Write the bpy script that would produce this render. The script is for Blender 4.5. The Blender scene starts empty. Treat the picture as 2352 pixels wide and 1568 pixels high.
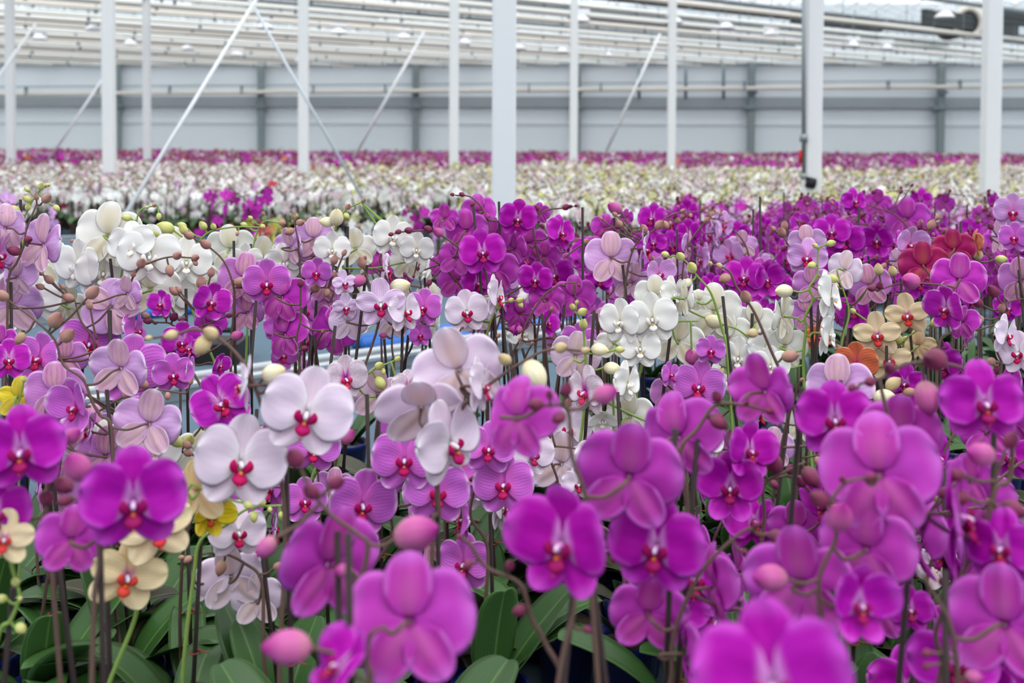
import bpy, math, random
import numpy as np
from mathutils import Vector, Matrix
random.seed(7)
rng = np.random.default_rng(11)
PI = math.pi
C = bpy.context.scene.collection
# ------------------------------------------------------------------ camera
F = 2600.0; CX = 1176.0; CY = 411.0; CAMZ = 1.65
PITCH = math.radians(2.0); ROLL = math.radians(0.25)
cam_d = bpy.data.cameras.new('camera'); cam = bpy.data.objects.new('camera', cam_d); C.objects.link(cam)
CM = Matrix.Rotation(PI/2-PITCH, 4, 'X') @ Matrix.Rotation(ROLL, 4, 'Z')
cam.matrix_world = Matrix.Translation((0, 0, CAMZ)) @ CM
cam_d.sensor_width = 36; cam_d.lens = F*36/2352; cam_d.clip_start = .05; cam_d.clip_end = 300
cam_d.shift_y = -(784-CY)/2352
cam_d.dof.use_dof = True; cam_d.dof.focus_distance = 2.05; cam_d.dof.aperture_fstop = 4.8
bpy.context.scene.camera = cam
CR = CM.to_3x3()
def ray(x, y):
    d = CR @ Vector(((x-CX)/F, -(y-CY)/F, -1)); return d/d.y
def at(x, y, d): return Vector((0, 0, CAMZ)) + ray(x, y)*d
# ------------------------------------------------------------------ materials
def lin(c):
    return tuple(((v/255)/12.92 if v/255 <= .04045 else ((v/255+.055)/1.055)**2.4) for v in c[:3]) + (1,)
MATS = {}
def newmat(n):
    m = bpy.data.materials.new(n); m.use_nodes = True; m.node_tree.nodes.clear(); MATS[n] = m
    return m, m.node_tree
class G:
    def __init__(s, nt): s.nt = nt
    def n(s, t, **k):
        x = s.nt.nodes.new(t)
        for a, b in k.items(): setattr(x, a, b)
        return x
    def l(s, a, b): s.nt.links.new(a, b)
    def setin(s, sock, v):
        if isinstance(v, bpy.types.NodeSocket): s.l(v, sock)
        else: sock.default_value = v
    def math(s, op, a, b=None, c=None, clamp=False):
        x = s.n('ShaderNodeMath', operation=op, use_clamp=clamp)
        s.setin(x.inputs[0], a)
        if b is not None: s.setin(x.inputs[1], b)
        if c is not None: s.setin(x.inputs[2], c)
        return x.outputs[0]
    def mix(s, f, a, b):
        x = s.n('ShaderNodeMix', data_type='RGBA'); s.setin(x.inputs[0], f); s.setin(x.inputs[6], a); s.setin(x.inputs[7], b)
        return x.outputs[2]
    def step(s, v, lo, hi):
        x = s.n('ShaderNodeMapRange', interpolation_type='SMOOTHSTEP'); s.setin(x.inputs[0], v)
        x.inputs[1].default_value = lo; x.inputs[2].default_value = hi; return x.outputs[0]
    def noise(s, scale, detail=2, vec=None):
        x = s.n('ShaderNodeTexNoise'); x.inputs['Scale'].default_value = scale; x.inputs['Detail'].default_value = detail
        if vec: s.l(vec, x.inputs['Vector'])
        return x.outputs['Fac']
    def out(s, sh):
        o = s.n('ShaderNodeOutputMaterial'); s.l(sh, o.inputs['Surface'])
    def pbsdf(s, col, rough=.5, metal=0, spec=.3):
        p = s.n('ShaderNodeBsdfPrincipled'); s.setin(p.inputs['Base Color'], col); s.setin(p.inputs['Roughness'], rough)
        p.inputs['Metallic'].default_value = metal; p.inputs['Specular IOR Level'].default_value = spec
        return p
def simple(n, c, rough=.5, metal=0, var=.06, scale=8, spec=.3):
    m, nt = newmat(n); g = G(nt)
    tc = g.n('ShaderNodeTexCoord')
    f = g.noise(scale, 3, tc.outputs['Object'])
    a = tuple(v*(1-var) for v in lin(c)[:3])+(1,); b = tuple(min(1, v*(1+var)) for v in lin(c)[:3])+(1,)
    p = g.pbsdf(g.mix(f, a, b), rough, metal, spec); g.out(p.outputs[0]); return m
def petal_mat(n, base, mid, edge, vein, vs=.4, k=9, spots=None, transl=.3, b0=.06, b1=.4, e0=.72, streak=None, sp_scale=26, sp_r=.16):
    m, nt = newmat(n); g = G(nt)
    uv = g.n('ShaderNodeUVMap'); sep = g.n('ShaderNodeSeparateXYZ'); g.l(uv.outputs[0], sep.inputs[0])
    u = sep.outputs[0]; v = sep.outputs[1]
    nz = g.noise(4, 3, uv.outputs[0])
    s = g.math('MULTIPLY_ADD', u, 2, -1)
    au = g.math('ABSOLUTE', s)
    col = g.mix(g.step(v, b0, b1), lin(base), lin(mid))
    if streak:
        f = g.math('MULTIPLY', g.step(au, .75, .05), g.step(v, 1.0, .3)); f = g.math('MULTIPLY', f, .8)
        col = g.mix(f, col, lin(streak))
    ef = g.step(g.math('MAXIMUM', g.math('MULTIPLY', au, g.step(v, .05, .45)), v), e0, 1.0)
    col = g.mix(ef, col, lin(edge))
    if vs > 0:
        ph = g.math('MULTIPLY_ADD', nz, 3.4, g.math('MULTIPLY', s, k))
        w = g.math('ABSOLUTE', g.math('SINE', ph)); w = g.math('SUBTRACT', 1, w); w = g.math('POWER', w, 2.2)
        w = g.math('MULTIPLY', w, g.math('MULTIPLY', g.math('SUBTRACT', 1, g.step(v, .7, 1.0)), vs))
        col = g.mix(w, col, lin(vein))
    if spots:
        vo = g.n('ShaderNodeTexVoronoi'); vo.inputs['Scale'].default_value = sp_scale; g.l(uv.outputs[0], vo.inputs['Vector'])
        f = g.step(vo.outputs['Distance'], sp_r+.14, sp_r)
        col = g.mix(f, col, lin(spots))
    oi = g.n('ShaderNodeObjectInfo')
    hs = g.n('ShaderNodeHueSaturation'); g.l(col, hs.inputs['Color'])
    g.setin(hs.inputs['Value'], g.math('MULTIPLY_ADD', oi.outputs['Random'], .16, .92))
    g.setin(hs.inputs['Hue'], g.math('MULTIPLY_ADD', oi.outputs['Random'], .014, .493))
    p = g.pbsdf(hs.outputs[0], .55, 0, .2)
    t = g.n('ShaderNodeBsdfTranslucent'); g.l(hs.outputs[0], t.inputs['Color'])
    mx = g.n('ShaderNodeMixShader'); mx.inputs[0].default_value = transl
    g.l(p.outputs[0], mx.inputs[1]); g.l(t.outputs[0], mx.inputs[2]); g.out(mx.outputs[0]); return m
WH = (250, 248, 252)
# front, back petal, back sepal, lip main, lip throat, column
def variety(k, base, mid, edge, vein, vs, bmid, bedge, sback, sstreak, lipm, lipt, colm, spots=None, kk=9, b1=.4, e0=.72, spr=.16):
    petal_mat(k+'_front', base, mid, edge, vein, vs, kk, spots, b1=b1, e0=e0, sp_r=spr)
    petal_mat(k+'_back', bmid, bmid, bedge, vein, vs*.5, kk, e0=e0)
    petal_mat(k+'_sepal_back', bmid, sback, bedge, vein, vs*.6, 7, spots, streak=sstreak, e0=e0, sp_r=spr*.6)
    petal_mat(k+'_lip', lipt, lipm, tuple(min(255, int(c*1.05)) for c in lipm), lipt, .0, 6, b0=.0, b1=.16, e0=.9, transl=.15)
    petal_mat(k+'_throat', lipt, lipt, lipt, lipm, .6, 5, transl=.1)
    petal_mat(k+'_column', colm, colm, WH, colm, 0, transl=.15)
variety('M', (226, 150, 226), (190, 6, 182), (214, 84, 214), (205, 60, 205), .12, (205, 66, 196), (216, 110, 216), (196, 56, 176), (208, 96, 178), (160, 4, 96), (230, 120, 40), (226, 150, 220), b1=.24, e0=.68)
variety('Q', (240, 170, 235), (208, 40, 202), (236, 170, 238), (176, 6, 166), .5, (206, 58, 200), (236, 170, 236), (204, 66, 186), (218, 120, 190), (184, 10, 90), (235, 120, 40), (235, 170, 225), b1=.35, e0=.84)
variety('P', (238, 120, 222), (216, 118, 222), (244, 214, 246), (190, 40, 186), .85, (220, 150, 222), (242, 212, 244), (222, 160, 198), (236, 190, 190), (192, 8, 98), (240, 140, 60), (240, 190, 230), kk=21, b1=.5, e0=.86)
variety('L', (236, 150, 218), (226, 178, 234), (246, 226, 248), (200, 100, 204), .6, (228, 186, 234), (246, 230, 248), (228, 188, 206), (238, 204, 204), (192, 8, 98), (240, 150, 60), (244, 214, 238), kk=12, b1=.5, e0=.86)
variety('R', (252, 248, 252), (243, 229, 244), (248, 240, 250), (232, 205, 236), .35, (240, 222, 240), (246, 236, 248), (238, 216, 224), (240, 210, 200), (192, 8, 98), (244, 150, 60), (250, 236, 240), kk=12, b1=.4, e0=.8)
variety('W', (250, 246, 230), (248, 247, 246), (251, 251, 250), (240, 238, 234), .2, (244, 242, 236), (249, 249, 246), (240, 234, 218), (232, 222, 190), (250, 248, 244), (246, 178, 40), (252, 250, 246), b1=.3)
variety('C', (232, 160, 196), (248, 234, 198), (248, 238, 200), (220, 160, 110), .45, (246, 230, 188), (246, 234, 190), (244, 224, 180), (230, 190, 150), (222, 58, 60), (226, 110, 30), (236, 214, 240), spots=(204, 128, 84), spr=.07, kk=16, b1=.22, e0=.9)
variety('Y', (235, 220, 90), (236, 214, 44), (238, 222, 90), (190, 110, 30), .4, (232, 210, 60), (238, 222, 90), (226, 208, 70), (200, 180, 60), (190, 60, 40), (230, 160, 30), (240, 230, 140), b1=.3)
variety('O', (230, 90, 130), (232, 132, 88), (246, 200, 160), (200, 58, 52), .75, (226, 150, 110), (240, 190, 150), (220, 140, 100), (220, 170, 120), (200, 20, 70), (220, 80, 40), (220, 80, 170), kk=16, b1=.3, e0=.9)
variety('D', (230, 90, 170), (172, 12, 108), (196, 60, 120), (150, 10, 80), .35, (176, 24, 106), (196, 76, 120), (172, 28, 98), (200, 90, 90), (170, 0, 60), (230, 100, 40), (230, 170, 220), b1=.2)
variety('S', (214, 60, 190), (246, 236, 244), (250, 246, 250), (220, 150, 214), .25, (236, 210, 230), (246, 236, 246), (236, 206, 222), (240, 220, 200), (222, 40, 110), (236, 110, 50), (244, 220, 240), spots=(196, 40, 176), b1=.3, e0=.9)
variety('V', (250, 246, 252), (240, 218, 244), (248, 238, 250), (206, 140, 220), .7, (240, 222, 244), (248, 240, 250), (236, 214, 234), (240, 220, 220), (192, 8, 98), (240, 130, 50), (250, 240, 248), kk=14, b1=.3, e0=.9)
def bud_mat(n, c0, c1, c2):
    m, nt = newmat(n); g = G(nt)
    uv = g.n('ShaderNodeUVMap'); sep = g.n('ShaderNodeSeparateXYZ'); g.l(uv.outputs[0], sep.inputs[0])
    col = g.mix(g.step(sep.outputs[1], 0, .5), lin(c0), lin(c1)); col = g.mix(g.step(sep.outputs[1], .6, 1), col, lin(c2))
    w = g.math('ABSOLUTE', g.math('SINE', g.math('MULTIPLY', sep.outputs[0], PI*12)))
    w = g.math('MULTIPLY', g.math('POWER', g.math('SUBTRACT', 1, w), 4), .35)
    col = g.mix(w, col, tuple(v*.55 for v in lin(c1)[:3])+(1,))
    p = g.pbsdf(col, .5, 0, .25); g.out(p.outputs[0])
bud_mat('bud_U', (118, 72, 84), (128, 50, 84), (96, 34, 62))
bud_mat('bud_T', (176, 150, 112), (178, 132, 120), (142, 96, 92))
bud_mat('bud_G', (176, 190, 104), (206, 206, 130), (176, 172, 96))
bud_mat('bud_E', (214, 200, 160), (238, 230, 196), (222, 208, 160))
bud_mat('bud_N', (192, 130, 146), (192, 92, 154), (160, 30, 132))
bud_mat('bud_B', (170, 150, 108), (206, 184, 140), (180, 150, 112))
simple('stem_brown', (104, 80, 72), .55, var=.2, scale=40)
simple('stem_dark', (74, 52, 46), .55, var=.2, scale=40)
simple('stem_green', (132, 160, 78), .5, var=.15, scale=40)
simple('stake', (48, 36, 36), .6, var=.2, scale=60)
simple('clip', (120, 60, 44), .6)
def leaf_mat(n, c, rib, under=False):
    m, nt = newmat(n); g = G(nt)
    uv = g.n('ShaderNodeUVMap'); sep = g.n('ShaderNodeSeparateXYZ'); g.l(uv.outputs[0], sep.inputs[0])
    s = g.math('ABSOLUTE', g.math('MULTIPLY_ADD', sep.outputs[0], 2, -1))
    oi = g.n('ShaderNodeObjectInfo')
    col = g.mix(g.step(s, .09, .0), lin(c), lin(rib)); col = g.mix(g.step(s, .93, 1), col, lin(rib))
    st = g.math('SINE', g.math('MULTIPLY', sep.outputs[0], 90)); col = g.mix(g.math('MULTIPLY_ADD', st, .06, .06), col, lin(rib))
    hs = g.n('ShaderNodeHueSaturation'); g.l(col, hs.inputs['Color'])
    g.setin(hs.inputs['Value'], g.math('MULTIPLY_ADD', oi.outputs['Random'], .5, .75))
    p = g.pbsdf(hs.outputs[0], .38, 0, .45)
    t = g.n('ShaderNodeBsdfTranslucent'); t.inputs[0].default_value = lin((90, 140, 40))
    mx = g.n('ShaderNodeMixShader'); mx.inputs[0].default_value = .12
    g.l(p.outputs[0], mx.inputs[1]); g.l(t.outputs[0], mx.inputs[2]); g.out(mx.outputs[0])
leaf_mat('leaf_green', (54, 92, 42), (96, 130, 70))
leaf_mat('leaf_dark', (66, 68, 48), (96, 80, 68))
simple('pot_blue', (22, 34, 104), .35, spec=.5)
simple('bark', (62, 48, 38), .9, var=.5, scale=90)
# ------------------------------------------------------------------ mesh helpers
class MB:
    def __init__(s): s.v = []; s.f = []; s.uv = []; s.mi = []
    def quad(s, idx, uvs, m=0): s.f.append(idx); s.uv.extend(uvs); s.mi.append(m)
    def sheet(s, fn, nu, nv, mf=0, mb=1, th=.006):
        P = [[fn(-1+2*i/nu, math.sin(PI/2*j/nv)) for i in range(nu+1)] for j in range(nv+1)]
        base = len(s.v); uvv = [[((i/nu), math.sin(PI/2*j/nv)) for i in range(nu+1)] for j in range(nv+1)]
        fi = [[0]*(nu+1) for _ in range(nv+1)]; bi = [[0]*(nu+1) for _ in range(nv+1)]
        for j in range(nv+1):
            for i in range(nu+1):
                fi[j][i] = len(s.v); s.v.append(P[j][i]); bi[j][i] = fi[j][i]
        if th:
            for j in range(1, nv):
                for i in range(1, nu):
                    n = (P[j][i+1]-P[j][i-1]).cross(P[j+1][i]-P[j-1][i])
                    if n.length > 1e-12: n.normalize()
                    bi[j][i] = len(s.v); s.v.append(P[j][i]+n*th)
        for j in range(nv):
            for i in range(nu):
                a = [uvv[j][i], uvv[j][i+1], uvv[j+1][i+1], uvv[j+1][i]]
                s.quad((fi[j][i], fi[j][i+1], fi[j+1][i+1], fi[j+1][i]), a, mf)
                if th: s.quad((bi[j+1][i], bi[j+1][i+1], bi[j][i+1], bi[j][i]), [a[3], a[2], a[1], a[0]], mb)
    def tube(s, pts, rad, n=8, m=0, cap=True):
        k = len(pts)
        if not hasattr(rad, '__len__'): rad = [rad]*k
        prev = None; rings = []
        for i, p in enumerate(pts):
            t = (pts[min(i+1, k-1)]-pts[max(i-1, 0)])
            t = t.normalized() if t.length > 1e-9 else Vector((0, 0, 1))
            if prev is None:
                a = t.cross(Vector((0, 1, 0)));
                if a.length < .1: a = t.cross(Vector((1, 0, 0)))
                a.normalize()
            else:
                a = prev-t*prev.dot(t)
                if a.length < 1e-6: a = t.orthogonal()
                a.normalize()
            prev = a; b = t.cross(a); r = rad[i]; ring = []
            for q in range(n):
                th = 2*PI*q/n; ring.append(len(s.v)); s.v.append(p+(a*math.cos(th)+b*math.sin(th))*r)
            rings.append(ring)
        for i in range(k-1):
            for q in range(n):
                q2 = (q+1) % n
                s.quad((rings[i][q], rings[i][q2], rings[i+1][q2], rings[i+1][q]), [(q/n, i/k), ((q+1)/n, i/k), ((q+1)/n, (i+1)/k), (q/n, (i+1)/k)], m)
        if cap:
            for ring in (rings[0][::-1], rings[-1]):
                s.quad(tuple(ring), [(0, 0)]*n, m)
    def lathe(s, prof, n=16, m=0, mod=None):
        rings = []
        for (z, r, v) in prof:
            ring = []
            for q in range(n):
                th = 2*PI*q/n; rr = r*(mod(th, v) if mod else 1)
                ring.append(len(s.v)); s.v.append(Vector((math.cos(th)*rr, math.sin(th)*rr, z)))
            rings.append(ring)
        for i in range(len(prof)-1):
            v0, v1 = prof[i][2], prof[i+1][2]
            for q in range(n):
                q2 = (q+1) % n
                s.quad((rings[i][q], rings[i][q2], rings[i+1][q2], rings[i+1][q]), [(q/n, v0), ((q+1)/n, v0), ((q+1)/n, v1), (q/n, v1)], m)
    def box(s, c, d, m=0, R=None):
        b = len(s.v); c = Vector(c)
        for z in (-1, 1):
            for y in (-1, 1):
                for x in (-1, 1):
                    p = Vector((x*d[0]/2, y*d[1]/2, z*d[2]/2))
                    if R: p = R @ p
                    s.v.append(c+p)
        for f in ((0, 2, 3, 1), (4, 5, 7, 6), (0, 1, 5, 4), (2, 6, 7, 3), (0, 4, 6, 2), (1, 3, 7, 5)):
            s.quad(tuple(b+i for i in f), [(0, 0), (1, 0), (1, 1), (0, 1)], m)
    def mesh(s, name, mats, smooth=True):
        me = bpy.data.meshes.new(name); me.from_pydata([tuple(v) for v in s.v], [], s.f)
        for m in mats: me.materials.append(MATS[m])
        uvl = me.uv_layers.new(name='UVMap'); a = np.array(s.uv, dtype=np.float32).ravel()
        uvl.data.foreach_set('uv', a)
        me.polygons.foreach_set('material_index', s.mi)
        me.polygons.foreach_set('use_smooth', [smooth]*len(s.f)); me.update(); return me
def obj(name, me, parent=None, M=None):
    o = bpy.data.objects.new(name, me); C.objects.link(o)
    if parent: o.parent = parent
    if M is not None: o.matrix_local = M
    return o
def tag(o, label=None, cat=None, group=None, kind=None):
    if label: o['label'] = label
    if cat: o['category'] = cat
    if group: o['group'] = group
    if kind: o['kind'] = kind
    return o
# ------------------------------------------------------------------ flower geometry (unit width, facing -Y, up +Z)
def outline(v, W, g=.72, n=2.4, b=.10):
    t = v**g; x = max(0.0, 1-abs(2*t-1)**n)**(1/n); x *= 1-.28*max(0, 1-v/.35)
    return W*max(x, b*(1-v)**.5 if v < .2 else 0, .012)
def petal_fn(phi, L, W, g, n, cup, lat, off, ruf=0, sk=0, r0=.015, seed=0, tipfold=0):
    e1 = Vector((math.cos(phi), 0, math.sin(phi))); e2 = Vector((-math.sin(phi), 0, math.cos(phi))); nn = Vector((0, -1, 0))
    def fn(u, v):
        w = outline(v, W, g, n)
        h = off*min(1, v*5)+cup*v*v*min(1, v*1.6)+lat*(u*u)*math.sin(PI*v)+ruf*math.sin(u*5+seed)*math.sin(v*4+seed*2)*v
        h += .03*math.exp(-(u*3)**2)*math.sin(PI*v)*(-1)
        return e1*(r0+L*v)+e2*(u*w+sk*v*v*W)+nn*(h+tipfold*max(0, v-.6)**2)
    return fn
VARS = [  # petal angle, cup petals, lateral, sepal cup, lateral-sepal angle, petal len/width, dorsal
    dict(pa=10, pc=.03, pl=-.03, sc=-.02, la=-58, PL=.50, PW=.315, ds=.02, ruf=.010),
    dict(pa=16, pc=-.05, pl=.05, sc=-.05, la=-52, PL=.50, PW=.30, ds=-.06, ruf=.014),
    dict(pa=14, pc=.16, pl=-.05, sc=.06, la=-60, PL=.50, PW=.305, ds=.12, ruf=.008),
    dict(pa=6, pc=-.12, pl=.04, sc=-.08, la=-48, PL=.50, PW=.285, ds=-.12, ruf=.018),
    dict(pa=24, pc=.26, pl=.06, sc=.14, la=-66, PL=.49, PW=.285, ds=.22, ruf=.010),
    dict(pa=12, pc=.0, pl=-.02, sc=-.02, la=-50, PL=.49, PW=.20, ds=.0, ruf=.012),   # 5 narrower, star-like
]
cache = {}
def flower_meshes(k, vi, lo=False):
    key = (k, vi, lo)
    if key in cache: return cache[key]
    D = VARS[vi]; nu, nv = (8, 8) if lo else (16, 14); th = .006
    rad = math.radians
    front, back, sback = k+'_front', k+'_back', k+'_sepal_back'
    sp = MB()
    sp.sheet(petal_fn(rad(90), .51, .195, .98, 2.2, D['ds'], -.05, -.04, D['ruf'], seed=1), nu, nv, 0, 1, th)
    for sgn, a in ((1, D['la']), (-1, 180-D['la'])):
        sp.sheet(petal_fn(rad(a), .49, .185, .98, 2.1, D['sc'], -.05, -.042, D['ruf'], sk=.12*sgn, seed=2+sgn), nu, nv, 0, 1, th)
    pts = []
    for sgn, a in ((1, D['pa']), (-1, 180-D['pa'])):
        p = MB(); p.sheet(petal_fn(rad(a), D['PL'], D['PW']*1.06, 1.02, 2.25, D['pc'], D['pl'], .006, D['ruf']*2.3, sk=.10*sgn, seed=3+sgn), nu, nv, 0, 1, th); pts.append(p)
    lip = MB()
    def side(sg):
        def fn(u, v):
            w = outline(v, .056, .95, 2.2)
            return Vector((sg*(.020+.080*math.sin(v*1.9)-.72*u*w), -.035-.070*math.sin(v*2.2)+.10*u*w+.035*(u*u), -.125+.150*v+.42*u*w))
        return fn
    for sg in (1, -1): lip.sheet(side(sg), 6 if lo else 10, 5 if lo else 8, 0, 0, th)
    def midl(u, v):
        w = .024+.078*max(0, math.sin(PI*min(1, v**1.15)))**.9
        w = w*(1-v)**.3+.006
        return Vector((u*w, -.045-.085*math.sin(v*1.9)+.03*u*u, -.105-.17*v+.016*(1-u*u)+.02*v*v))
    lip.sheet(midl, 6 if lo else 8, 5 if lo else 8, 0, 0, th)
    # throat callus
    cb = MB(); cb.lathe([(-.5+math.sin(-PI/2+PI*i/6)*.0+.5+(-math.cos(PI*i/6))*.5, max(.02, math.sin(PI*i/6))*.5, i/6) for i in range(7)], 8, 1)
    for i, v in enumerate(cb.v): cb.v[i] = Vector((v.x*.040, -.088+v.y*.04, -.112+v.z*.042))
    b = len(lip.v); lip.v += cb.v; lip.f += [tuple(i+b for i in f) for f in cb.f]; lip.uv += cb.uv; lip.mi += cb.mi
    if not lo:   # two little whiskers at the tip of the lip
        for sg in (1, -1):
            lip.tube([Vector((0, -.125, -.25)), Vector((sg*.015, -.145, -.268)), Vector((sg*.03, -.15, -.262)), Vector((sg*.034, -.14, -.25))], [.006, .004, .003, .002], 5, 0)
    col = MB()
    col.tube([Vector((0, -.0, -.01)), Vector((0, -.03, -.012)), Vector((0, -.065, -.022)), Vector((0, -.095, -.042)), Vector((0, -.105, -.055))], [.032, .028, .028, .026, .008], 8 if not lo else 6)
    n = k+str(vi)
    res = dict(sep=sp.mesh('flower', [front, sback]), pet=[p.mesh('petal', [front, back]) for p in pts],
               lip=lip.mesh('lip', [k+'_lip', k+'_throat']), col=col.mesh('column', [k+'_column']))
    cache[key] = res; return res
def bud_mesh(k):
    if ('bud', k) in cache: return cache[('bud', k)]
    b = MB(); N = 12
    prof = []
    for i in range(N+1):
        t = i/N; r = .34*(math.sin(PI*min(1, t**.85)))**.62 if 0 < t < 1 else .03
        if t > .8: r *= 1-.25*((t-.8)/.2)
        prof.append((t, r, t))
    b.lathe(prof, 18, 0, mod=lambda th, v: 1-.07*max(0, math.cos(3*th))**8*math.sin(PI*v))
    cache[('bud', k)] = b.mesh('bud', ['bud_'+k]); return cache[('bud', k)]
def leaf_mesh(i):
    if ('leaf', i) in cache: return cache[('leaf', i)]
    L, W, arch, rise = [(.22, .036, .9, .75), (.19, .04, .6, .95), (.25, .034, 1.25, .8), (.17, .038, .25, 1.2)][i % 4]
    b = MB()
    def fn(u, v):
        w = outline(v, W, .8, 2.5, .35); w = max(w, .012*(1-v))
        s = 10; x = z = 0; ang = rise
        for q in range(s): x += math.cos(ang)*L*v/s; z += math.sin(ang)*L*v/s; ang -= arch*v/s*1.3
        return Vector((x, u*w, z+abs(u)*w*.35))
    b.sheet(fn, 8, 14, 0, 0, .0012)
    cache[('leaf', i)] = b.mesh('leaf', ['leaf_green' if i < 4 else 'leaf_dark']); return cache[('leaf', i)]
def pot_meshes():
    if 'pot' in cache: return cache['pot']
    p = MB(); p.lathe([(0, .001, 0), (0, .040, 0), (.10, .052, .8), (.10, .056, .85), (.115, .057, .95), (.115, .052, 1), (.095, .050, 1)], 24)
    s = MB(); s.lathe([(.098, .050, 0), (.104, .035, .5), (.108, .001, 1)], 14, 0, mod=lambda th, v: 1+.04*math.sin(9*th))
    cache['pot'] = (p.mesh('pot', ['pot_blue']), s.mesh('bark_mix', ['bark'])); return cache['pot']
def catmull(P, n=6):
    if len(P) < 3:
        return [P[0].lerp(P[-1], i/n) for i in range(n+1)]
    out = []
    Q = [P[0]*2-P[1]]+P+[P[-1]*2-P[-2]]
    for i in range(1, len(Q)-2):
        a, b, c, d = Q[i-1], Q[i], Q[i+1], Q[i+2]
        for k in range(n):
            t = k/n; out.append(.5*((2*b)+(c-a)*t+(2*a-5*b+4*c-d)*t*t+(3*b-a-3*c+d)*t**3))
    out.append(P[-1]); return out
BZ = .755           # where pots stand
def near(P, axis):
    return min(range(len(axis)), key=lambda i: (axis[i]-P).length)
def frot(P, yaw, roll, pitch):
    r = P-Vector((0, 0, CAMZ)); th = math.atan2(r.x, r.y); ph = math.atan2(-r.z, r.y)
    return Matrix.Rotation(-.6*ph, 4, 'X') @ Matrix.Rotation(math.radians(yaw)-th, 4, 'Z') @ Matrix.Rotation(math.radians(pitch), 4, 'X') @ Matrix.Rotation(math.radians(roll), 4, 'Y')
def add_flower(root, org, k, P, S, M3, vi, lo=False, full=True):
    me = flower_meshes(k, vi, lo)
    fl = obj('flower', me['sep'], root, Matrix.Translation(P-org) @ M3 @ Matrix.Scale(S, 4))
    for p in me['pet']: obj('petal', p, fl)
    obj('lip', me['lip'], fl)
    if full: obj('column', me['col'], fl)
    return fl
def build_plant(rec, base, lo=False):
    label, k, d, stake, axis, fls, buds, stemk = (rec[x] for x in ('label', 'k', 'd', 'stake', 'axis', 'fl', 'buds', 'stem'))
    org = Vector((base[0], base[1], BZ))
    root = bpy.data.objects.new('potted_orchid', None); C.objects.link(root); root.location = org; root.empty_display_size = .05
    cat = 'orchid'; tag(root, label, cat, rec.get('group'))
    top = at(stake[0], stake[1], d+.006)
    sb = org+Vector((.008, .0, .10))
    st = MB(); ext = (top-sb); st.tube([sb, sb+ext*.5, top], .0029, 7); obj('stake', st.mesh('stake', ['stake']), root, Matrix.Translation(-org))
    fP = []
    for f in fls:
        x, y, w, yaw = f[:4]; roll = f[4] if len(f) > 4 else 0; vi = int(f[5]) if len(f) > 5 else None; pit = f[6] if len(f) > 6 else 0
        P0 = at(x, y, d); R = frot(P0, yaw+random.uniform(-11, 11), roll+random.uniform(-8, 8), pit+random.uniform(-9, 9)); fac = R.to_3x3() @ Vector((0, -1, 0))
        P = P0+ray(x, y)*(fac.y*.03)
        S = w*P.y/F
        if vi is None: vi = random.choice([0, 0, 1, 2, 3])
        fP.append((P, R, fac, S, vi))
    A = [at(x, y, d) for x, y in axis]
    if not A:
        A = [top+Vector((0, -.004, .0))]
        c = sorted(fP, key=lambda t: (t[0]-top).length)
        for t in c[:3]: A.append(t[0]-t[2]*.03+Vector((0, 0, .01)))
    start = org+Vector((-.004, -.004, .10))
    low = A[0]
    tie = sb+ext*.82
    pts = [start, start.lerp(tie, .5)+Vector((-.006, -.006, 0))]
    if tie.z < low.z-.01: pts.append(tie+Vector((-.005, -.006, 0)))
    elif low.z > start.z+.05: pass
    pts += A
    ax = catmull(pts, 7)
    n = len(ax); rr = [.0030-.0016*i/n for i in range(n)]
    sm = MB(); sm.tube(ax, rr, 8)
    lowi = 14
    for (P, R, fac, S, vi) in fP:
        b0 = P-fac*.004; b1 = P-fac*.028; cand = ax[lowi:] or ax; q = cand[near(b1, cand)]
        if (q-b1).length > .16: q = b1+(q-b1).normalized()*.16 if False else q
        sm.tube(catmull([b0, b1, (b1+q)/2+Vector((0, 0, -.006)), q], 4), [.0022]*9+[.0018]*4 if False else .0019, 6)
    bl = []
    for (x, y, ln, bk) in buds:
        P = at(x, y, d-.004); L = ln*d/F; cand = ax[lowi:]; i = near(P, cand); q = cand[i]
        dr = P-q
        if dr.length < L*.45:
            t = cand[min(i+1, len(cand)-1)]-cand[max(i-2, 0)]
            dr = t.normalized()+Vector((0, -.6, .2)) if t.length > 0 else Vector((0, -1, .3))
            c = q+dr.normalized()*L*.55
        else: c = P
        dn = dr.normalized()
        dn = (dn+Vector((0, -.25, .15*random.uniform(-1, 1)))).normalized()
        b0 = c-dn*L*.5
        if (b0-q).length > .004: sm.tube(catmull([q, (q+b0)/2+Vector((0, 0, -.004)), b0+dn*.002], 4), .0014 if L < .015 else .0018, 6)
        bl.append((b0, dn, L, bk))
    obj('flower_spike', sm.mesh('flower_spike', [stemk]), root, Matrix.Translation(-org))
    for (b0, dn, L, bk) in bl:
        q = dn.to_track_quat('Z', 'Y').to_matrix().to_4x4() @ Matrix.Rotation(random.uniform(0, 6), 4, 'Z')
        obj('bud', bud_mesh(bk), root, Matrix.Translation(b0-org) @ q @ Matrix.Scale(L, 4))
    for t in fP: add_flower(root, org, k if not rec.get('alt') else k, t[0], t[3], t[1], t[4], lo, not lo)
    leaves_pot(root, d < 2.6)
    if d < 2.2:
        c = MB(); p = sb+ext*.45
        c.tube([p+Vector((math.cos(a)*.0065, math.sin(a)*.0065, a*.0004)) for a in [i*PI/5 for i in range(14)]]+[p+Vector((.02, -.01, .006))], .0010, 5)
        obj('clip', c.mesh('clip', ['clip']), root, Matrix.Translation(-org))
    return root
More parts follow.
